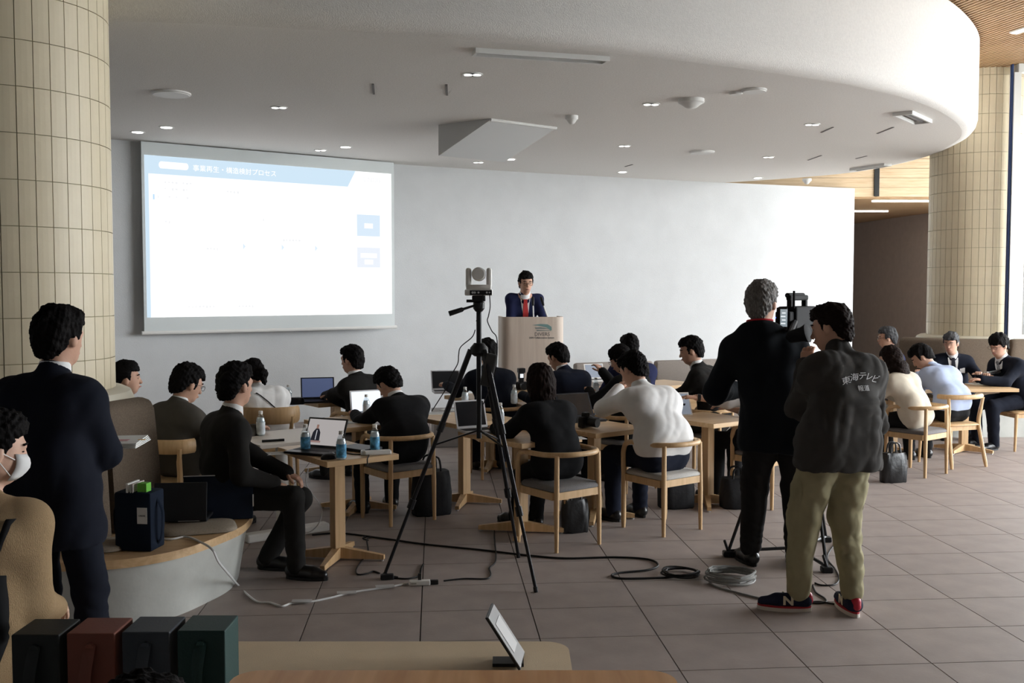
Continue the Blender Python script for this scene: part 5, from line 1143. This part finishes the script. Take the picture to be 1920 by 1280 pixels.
# ---- cables on the floor (read from the photograph, lying on the tiles)
def cable(label, px, m, r=.006, z=None, cat='cable', n=6):
    pts = [P(x, y, 0)+Vector((0, 0, r)) if len(a) == 2 else PD(x, y, a[2]) for a in px for x, y in [a[:2]]]
    return tag(obj('cable', MB().tube(spline(pts, n), r, 6), m, smooth=True), label, cat, 'cables on the floor')
M_cab = mat('cable_black', (.012, .011, .011), .6); M_cabw = mat('cable_white', (.74, .74, .74), .5); M_cabg = mat('cable_grey', (.26, .26, .25), .5)
cable('long black cable snaking across the tiles from the desk to the cable coil', [(585, 1004), (640, 1001), (720, 1011), (800, 1022), (900, 1032), (985, 1042), (1060, 1048), (1150, 1046), (1215, 1050), (1234, 1061), (1215, 1070), (1165, 1075), (1147, 1080), (1165, 1086), (1230, 1085), (1262, 1083)], M_cab, .0065)
cable('thin black cable from the tripod foot adapter to the tables', [(712, 1076), (700, 1072), (690, 1076), (671, 1078), (668, 1068), (680, 1050), (690, 1035), (688, 1012), (696, 1008), (690, 1006), (680, 1010), (690, 1014)], M_cab, .005)
cable('thin black cable from the white power strip along the tripod', [(832, 1090), (870, 1086), (912, 1086), (920, 1078), (918, 1066), (928, 1056), (930, 1040), (927, 1010), (927, 995)], M_cab, .005)
cable('black cable loop from the adapter to the power strip plug', [(735, 1084), (765, 1086), (785, 1080), (789, 1068), (794, 1058), (790, 1066), (788, 1084)], M_cab, .005)
cable('grey cable running from the cable coil towards the sneakers', [(1330, 1093), (1345, 1102), (1385, 1113), (1420, 1122), (1440, 1126)], M_cabg, .006)
cable('black cable curling between the cameraman\'s legs', [(1575, 1010), (1555, 1035), (1552, 1050), (1566, 1068), (1573, 1085), (1565, 1097), (1540, 1098), (1528, 1094)], M_cab, .005)
cable('black cable folded behind the cameraman\'s heel', [(1524, 1098), (1530, 1112), (1545, 1122), (1549, 1129), (1535, 1132), (1518, 1131), (1535, 1129), (1560, 1133), (1580, 1136)], M_cab, .005)
e_ = tl.location
wc_ = [tuple(P(292, 1012, SZ)+Vector((0, 0, .006))), tuple(P(322, 1013, SZ)+Vector((0, 0, .008))), tuple(P(350, 1009, SZ)+Vector((0, 0, .008))), tuple(P(378, 1019, SZ)+Vector((0, -.005, .008)))]
fl_ = [(446, 1098), (466, 1118), (484, 1130), (505, 1131), (528, 1138), (548, 1132), (580, 1130), (620, 1122), (660, 1112), (700, 1106), (740, 1100), (765, 1095)]
mid_ = [tuple(PD(398, 1030, 5.02)), tuple(PD(410, 1053, 5.08)), tuple(PD(428, 1075, 5.25))]
tag(obj('cable', MB().tube(spline([Vector(p) for p in wc_+mid_]+[P(x, y)+Vector((0, 0, .006)) for x, y in fl_], 6), .006, 6), M_cabw, smooth=True), 'white extension cable running from the bench across the tiles', 'cable', 'cables on the floor')
for px, py, rz, lb_ in ((566, 1130, .1, 'clear tape strip on the white cable on the bench side'), (650, 1114, .22, 'clear tape strip midway along the white cable'), (722, 1102, .25, 'clear tape strip on the white cable beside the tripod foot')):
    tag(obj('adhesive_tape', MB().box((0, 0, .0125), (.11, .05, .002), Matrix.Rotation(.02, 3, 'Y')).box((0, 0, .006), (.11, .004, .012)), mat('clear_tape', (.55, .55, .55), .3), None, P(px, py), rz), lb_, 'tape', 'tape strips on the white cable')
ps = thing('extension_socket', 'white extension socket block lying on the tiles', 'power strip', P(787, 1096), math.radians(6))
obj('body', MB().box((0, 0, .014), (.125, .04, .028), bev=.005), M_white, ps); obj('rating_label', MB().box((-.035, -.0205, .014), (.03, .001, .008)), mat('label_grey', (.4, .4, .36), .7), ps); obj('plug', MB().box((.085, .0, .014), (.05, .026, .026), bev=.004), M_black, ps); obj('plug', MB().box((0, .012, .045), (.02, .02, .04), bev=.003), M_black, ps)
ad = thing('power_adapter', 'small black power adapter at the tripod foot', 'adapter', P(724, 1083)+Vector((.01, -.03, 0)), .15)
obj('body', MB().box((0, 0, .016), (.08, .045, .032), bev=.007), M_black, ad); obj('cord_relief', MB().tube([(.04, 0, .014), (.065, 0, .010)], [.008, .005], 8), M_black, ad)
def coil(label, px, py, m, R, n, r, h):
    c = P(px, py); rg_ = random.Random(n); pts = []
    for k in range(n*22+1):
        q = 2*PI*k/22; rr = R*(1-.16*rg_.random()*((k//22) % 3)/2-.10*((k//22) % 4)/4); pts.append((c.x+rr*math.cos(q)+.006*((k//22) % 3), c.y+rr*math.sin(q)*.92, r+h*(k/(n*22))+.004*math.sin(q*2+k//22)+.004))
    tag(obj('cable_coil', MB().tube(pts, r, 5), m, smooth=True), label, 'cable', 'coiled cables')
coil('coil of black cable lying on the tiles', 1275, 1078, M_cab, .115, 4, .006, .02); coil('coil of grey cable lying on the tiles', 1368, 1088, M_cabg, .150, 9, .006, .05)
# cables hanging from the remote camera
for px, lb_ in (([(918, 553, 5.96), (919, 575, 5.96), (916, 592, 5.96), (914, 602, 5.96), (922, 620, 5.97), (932, 638, 5.98), (928, 700, 6.0), (905, 760, 6.02)], 'thin black cable dropping from the remote camera beside the tripod'), ([(906, 553, 5.96), (903, 575, 5.97), (898, 592, 5.99), (893, 602, 6.0)], 'short black cable from the remote camera to the tripod column'), ([(891, 618, 6.0), (885, 632, 6.0), (864, 650, 6.0), (860, 665, 6.0), (858, 682, 6.0), (845, 705, 6.05), (838, 725, 6.1), (826, 745, 6.2), (810, 770, 6.3)], 'thin black cable looping left of the tripod towards the tables')):
    cable(lb_, px, M_cab, .0035)
wcb = cable('thin white cable hanging under the oak pedestal table', [(578, 878, 6.35), (574, 905, 6.35), (585, 925, 6.36), (600, 945, 6.38), (603, 965, 6.45), (595, 985, 6.6), (580, 997, 6.75), (562, 997, 6.85)], M_cabw, .004)
tag(obj('cable', MB().tube(spline([on(638, 846)+Vector((0, 0, .004)), on(660, 852)+Vector((0, 0, .004)), on(690, 853)+Vector((0, 0, .004)), on(689, 860)+Vector((.0, -.006, .0)), PD(689, 872, 6.05)], 5), .004, 6), M_cab, smooth=True), 'thin black cable running over the oak table edge', 'cable', 'cables on the floor')
# ---- what people wear and hold
def bvh_of(o):
    from mathutils.bvhtree import BVHTree
    me = o.data; return BVHTree.FromPolygons([p.co for p in me.vertices], [tuple(p.vertices) for p in me.polygons])
bv = bvh_of(p20['top']); o20 = p20['o']
def stamp(txt, size, u, w_, rot, m_, bold=.0):
    me = textmesh(txt, size, 'CENTER', 0, bold); c7, R_, up, Fw = p20['c7'], p20['R'], p20['up'], p20['Fw']
    bm = bmesh.new(); bm.from_mesh(me); bmesh.ops.subdivide_edges(bm, edges=[e for e in bm.edges if e.calc_length() > size*.3], cuts=1); bm.to_mesh(me); bm.free()
    for v_ in me.vertices:
        x = v_.co.x*math.cos(rot)-v_.co.y*math.sin(rot)+u; y = v_.co.x*math.sin(rot)+v_.co.y*math.cos(rot)+w_
        p0 = Vector(c7+R_*x+up*y-Fw*.6); h_ = bv.ray_cast(p0, Vector(Fw))
        v_.co = h_[0]-Vector(Fw)*.004 if h_[0] is not None else p0+Vector(Fw)*.4
    link('lettering', me, m_, o20)
M_refl = mat('reflective_print', (.66, .67, .68), .6)
for ch, u, w_, rt in (('東', -.100, -.150, .30), ('海', -.052, -.130, .12), ('テ', -.002, -.122, 0), ('レ', .048, -.128, -.08), ('ビ', .098, -.148, -.26)): stamp(ch, .058, u, w_, rt, M_refl)
stamp('報道', .040, .012, -.205, 0, M_refl)
# sneakers: navy upper, red heel, white sole, letter N
for i in (0, 1):
    a_ = p20['an'][i]; fx_ = p20['fd'][i]; A0 = V(a_[0], a_[1], 0); sid = nrm(np.cross(fx_, V(0, 0, 1.)))
    pr = [('cap', A0-fx_*.035+V(0, 0, .060), A0+fx_*.11+V(0, 0, .050), .040, .040, .02), ('cap', A0+fx_*.11+V(0, 0, .042), A0+fx_*.185+V(0, 0, .038), .040, .030, .02), ('cap', A0-fx_*.02+V(0, 0, .06), A0-fx_*.005+V(0, 0, .105), .042, .038, .02), ('cut', lambda X, Y, Z: .028-Z+0*X+0*Y)]
    v, q = Field(pr, .006).surf(); so = link('sneaker', np_mesh('sneaker', v, q, mat('suede_navy', (.014, .018, .040), .9)), None, o20)
    ol = [(math.cos(2*PI*k/24)*(.047-.006*max(0, -math.sin(2*PI*k/24))), math.sin(2*PI*k/24)) for k in range(24)]
    def ring(z0, z1, sc_, m_, nm):
        vs = [A0+sid*x*sc_+fx_*(.073+y*.145*sc_)+V(0, 0, z) for z in (z0, z1) for x, y in ol]
        obj(nm, MB().add(vs, [tuple(range(23, -1, -1)), tuple(range(24, 48))]+[(k, (k+1) % 24, 24+(k+1) % 24, 24+k) for k in range(24)]), m_, so)
    ring(.0, .020, 1.0, mat('sole_white', (.66, .62, .56), .7), 'sole'); ring(.020, .031, .985, mat('sole_red', (.36, .02, .03), .6), 'midsole')
    pr = [('cap', A0-fx_*.052+V(0, 0, .060), A0-fx_*.048+V(0, 0, .082), .028, .028, .01), ('cut', lambda X, Y, Z: .032-Z+0*X+0*Y)]
    v, q = Field(pr, .005).surf(); link('heel_patch', np_mesh('heel_patch', v, q, mat('heel_red', (.42, .02, .04), .35)), None, so)
    for sgn in (1, -1):
        me = textmesh('N', .075, 'CENTER', .002, .003); bs = Matrix((tuple(fx_*-sgn), (0, 0, 1), tuple(sid*-sgn))).transposed() if False else None
        ox = Vector(fx_)*sgn; oz = Vector(sid)*sgn; oy = Vector((0, 0, 1))
        for v_ in me.vertices:
            c_ = v_.co.copy(); v_.co = Vector(A0)+Vector(fx_)*.055+Vector((0, 0, .060))+ox*(c_.x)+oy*c_.y*.85+oz*(.0425+c_.z)
        link('letter_n', me, mat('n_cream', (.68, .60, .45), .6), so)
# cargo pockets lie on the outer side of the khaki thighs
tr_ = [c_ for c_ in o20.children if c_.name.startswith('trousers')][0]; bvt = bvh_of(tr_)
for i, sgn in ((0, -1), (1, 1)):
    kc = Vector(p20['kn'][i])+Vector((0, 0, .13)); Rr = Vector(p20['R'])*sgn; Ff = Vector(p20['Fw']); vs = []
    for a_ in range(7):
        for b_ in range(6):
            p0 = kc+Ff*(-.085+.028*b_)+Vector((0, 0, -.08+.028*a_))+Rr*.12; h_ = bvt.find_nearest(p0); vs.append(h_[0]+h_[1]*(.012 if 0 < a_ < 6 and 0 < b_ < 5 else .002))
    pk_ = obj('cargo_pocket', MB().add(vs, [(a_*6+b_, a_*6+b_+1, a_*6+b_+7, a_*6+b_+6) for a_ in range(6) for b_ in range(5)]), C_KHAKI, o20, smooth=True)
# red lanyard and white sleeve edge on the grey-haired man
q_ = p19; hl = q_['hl']; cc_ = Vector(q_['c7'])+Vector((0, 0, .058))
obj('lanyard', MB().tube([cc_+Vector((math.cos(k*PI/9)*.078, math.sin(k*PI/9)*.078, -.012*math.sin(k*PI/9))) for k in range(19)], .006, 6), mat('lanyard_red', (.55, .02, .03), .6), q_['o'], smooth=True)
# mask, straps and pinafore of the seated person at the left
q_ = p2; hl = q_['hl']; o2 = q_['o']
vs = []; f = []
for j in range(7):
    for i in range(9):
        a_ = (i/8-.5)*2.2; z = -.010-.092*j/6; fw_ = (.092, .106, .112, .112, .104, .092, .074)[j]; vs.append(hl(math.sin(a_)*.072, .012+math.cos(a_)*fw_, z))
f = [(j*9+i, j*9+i+1, (j+1)*9+i+1, (j+1)*9+i) for j in range(6) for i in range(8)]
mk = obj('face_mask', MB().add(vs, f), mat('mask_white', (.72, .72, .72), .9), o2, smooth=True); mk.modifiers.new('thick', 'SOLIDIFY').thickness = .003
for sg in (-1, 1): obj('ear_loop', MB().tube([hl(sg*.062, .055, -.03), hl(sg*.083, .01, -.012), hl(sg*.084, -.018, -.02), hl(sg*.064, .05, -.085)], .002, 5), M_white, mk)
bv2 = bvh_of(p2['top']); Fw, R_, up, c7 = p2['Fw'], p2['R'], p2['up'], p2['c7']
def strap(pts, w_, m_, nm, par, src=bv2, q_=p2):
    vs = []
    for u, z in pts:
        for s_ in (-1, 1):
            p0 = Vector(q_['c7']+q_['R']*(u+s_*w_/2)-q_['up']*z-q_['Fw']*.15); h_ = src.find_nearest(p0); vs.append(h_[0]+h_[1]*.007)
    n = len(pts); o = obj(nm, MB().add(vs, [(2*i, 2*i+1, 2*i+3, 2*i+2) for i in range(n-1)]), m_, par, smooth=True); o.modifiers.new('thick', 'SOLIDIFY').thickness = .004; return o
M_pin = cloth('pinafore', (.012, .012, .013))
for sg in (-1, 1):
    s1 = strap([(sg*(.155-.06*k/10), .03+.24*k/10) for k in range(11)], .028, M_pin, 'strap', o2); 
vs = []; nu, nz = 15, 14
for a_ in range(nz):
    for b_ in range(nu):
        u = (b_/(nu-1)-.5)*(.26+.16*a_/nz); p0 = Vector(p2['c7']+p2['R']*u-p2['up']*(.22+.02*abs(b_-7)/7+.025*a_)-p2['Fw']*(.16-.10*(abs(b_-7)/7)**2)); h_ = bv2.find_nearest(p0); vs.append(h_[0]+h_[1]*.010)
pb_ = obj('pinafore_back', MB().add(vs, [(a_*nu+b_, a_*nu+b_+1, (a_+1)*nu+b_+1, (a_+1)*nu+b_) for a_ in range(nz-1) for b_ in range(nu-1)]), M_pin, o2, smooth=True, ang=3.0); pb_.modifiers.new('thick', 'SOLIDIFY').thickness = .004
# black strap across the white blouse
bv8 = bvh_of(p8['top']); strap([(-.10+.28*k/12, .01+.30*k/12) for k in range(13)], .012, M_pin, 'shoulder_strap', p8['o'], bv8, p8)
# wristwatch, name badges
w_ = p18['wr'][0]; e_ = p18['el'][0]; d__ = nrm(w_-e_); obj('wristwatch', MB().tube([Vector(w_-d__*.035), Vector(w_-d__*.010)], .031, 14), M_black, p18['o'], smooth=True)
for q_, u in ((p25, .09), (p24, .10)):
    bvb = bvh_of(q_['top']); p0 = Vector(q_['c7']-q_['R']*u*-1*(-1)-q_['up']*.20+q_['Fw']*.6); h_ = bvb.ray_cast(p0, Vector(-q_['Fw']))
    if h_[0] is not None: obj('name_badge', MB().box(h_[0]+Vector(q_['Fw'])*.006, (.055, .006, .07), Matrix.Rotation(math.atan2(q_['R'][1], q_['R'][0]), 3, 'Z')), M_paper, q_['o'])
# stools under the two foreground sitters' side, chair for the man behind the bench
st = thing('stool', 'round wooden stool under the sitter in front of the carry boxes', 'stool', (-.53, 1.36, 0))
obj('seat', MB().lathe([(.17, .40), (.18, .41), (.18, .425), (.16, .43)], n=24), M_oakx, st, smooth=True)
for k in range(4): q = PI/4+k*PI/2; obj('leg', MB().tube([(.11*math.cos(q), .11*math.sin(q), .41), (.16*math.cos(q), .16*math.sin(q), 0)], [.017, .013], 8), M_oak, st)
arm_chair('round-arm oak chair behind the brown bench back', Vector((-2.86, 7.28, 0)), math.radians(-15), M_oak, M_greyfab)
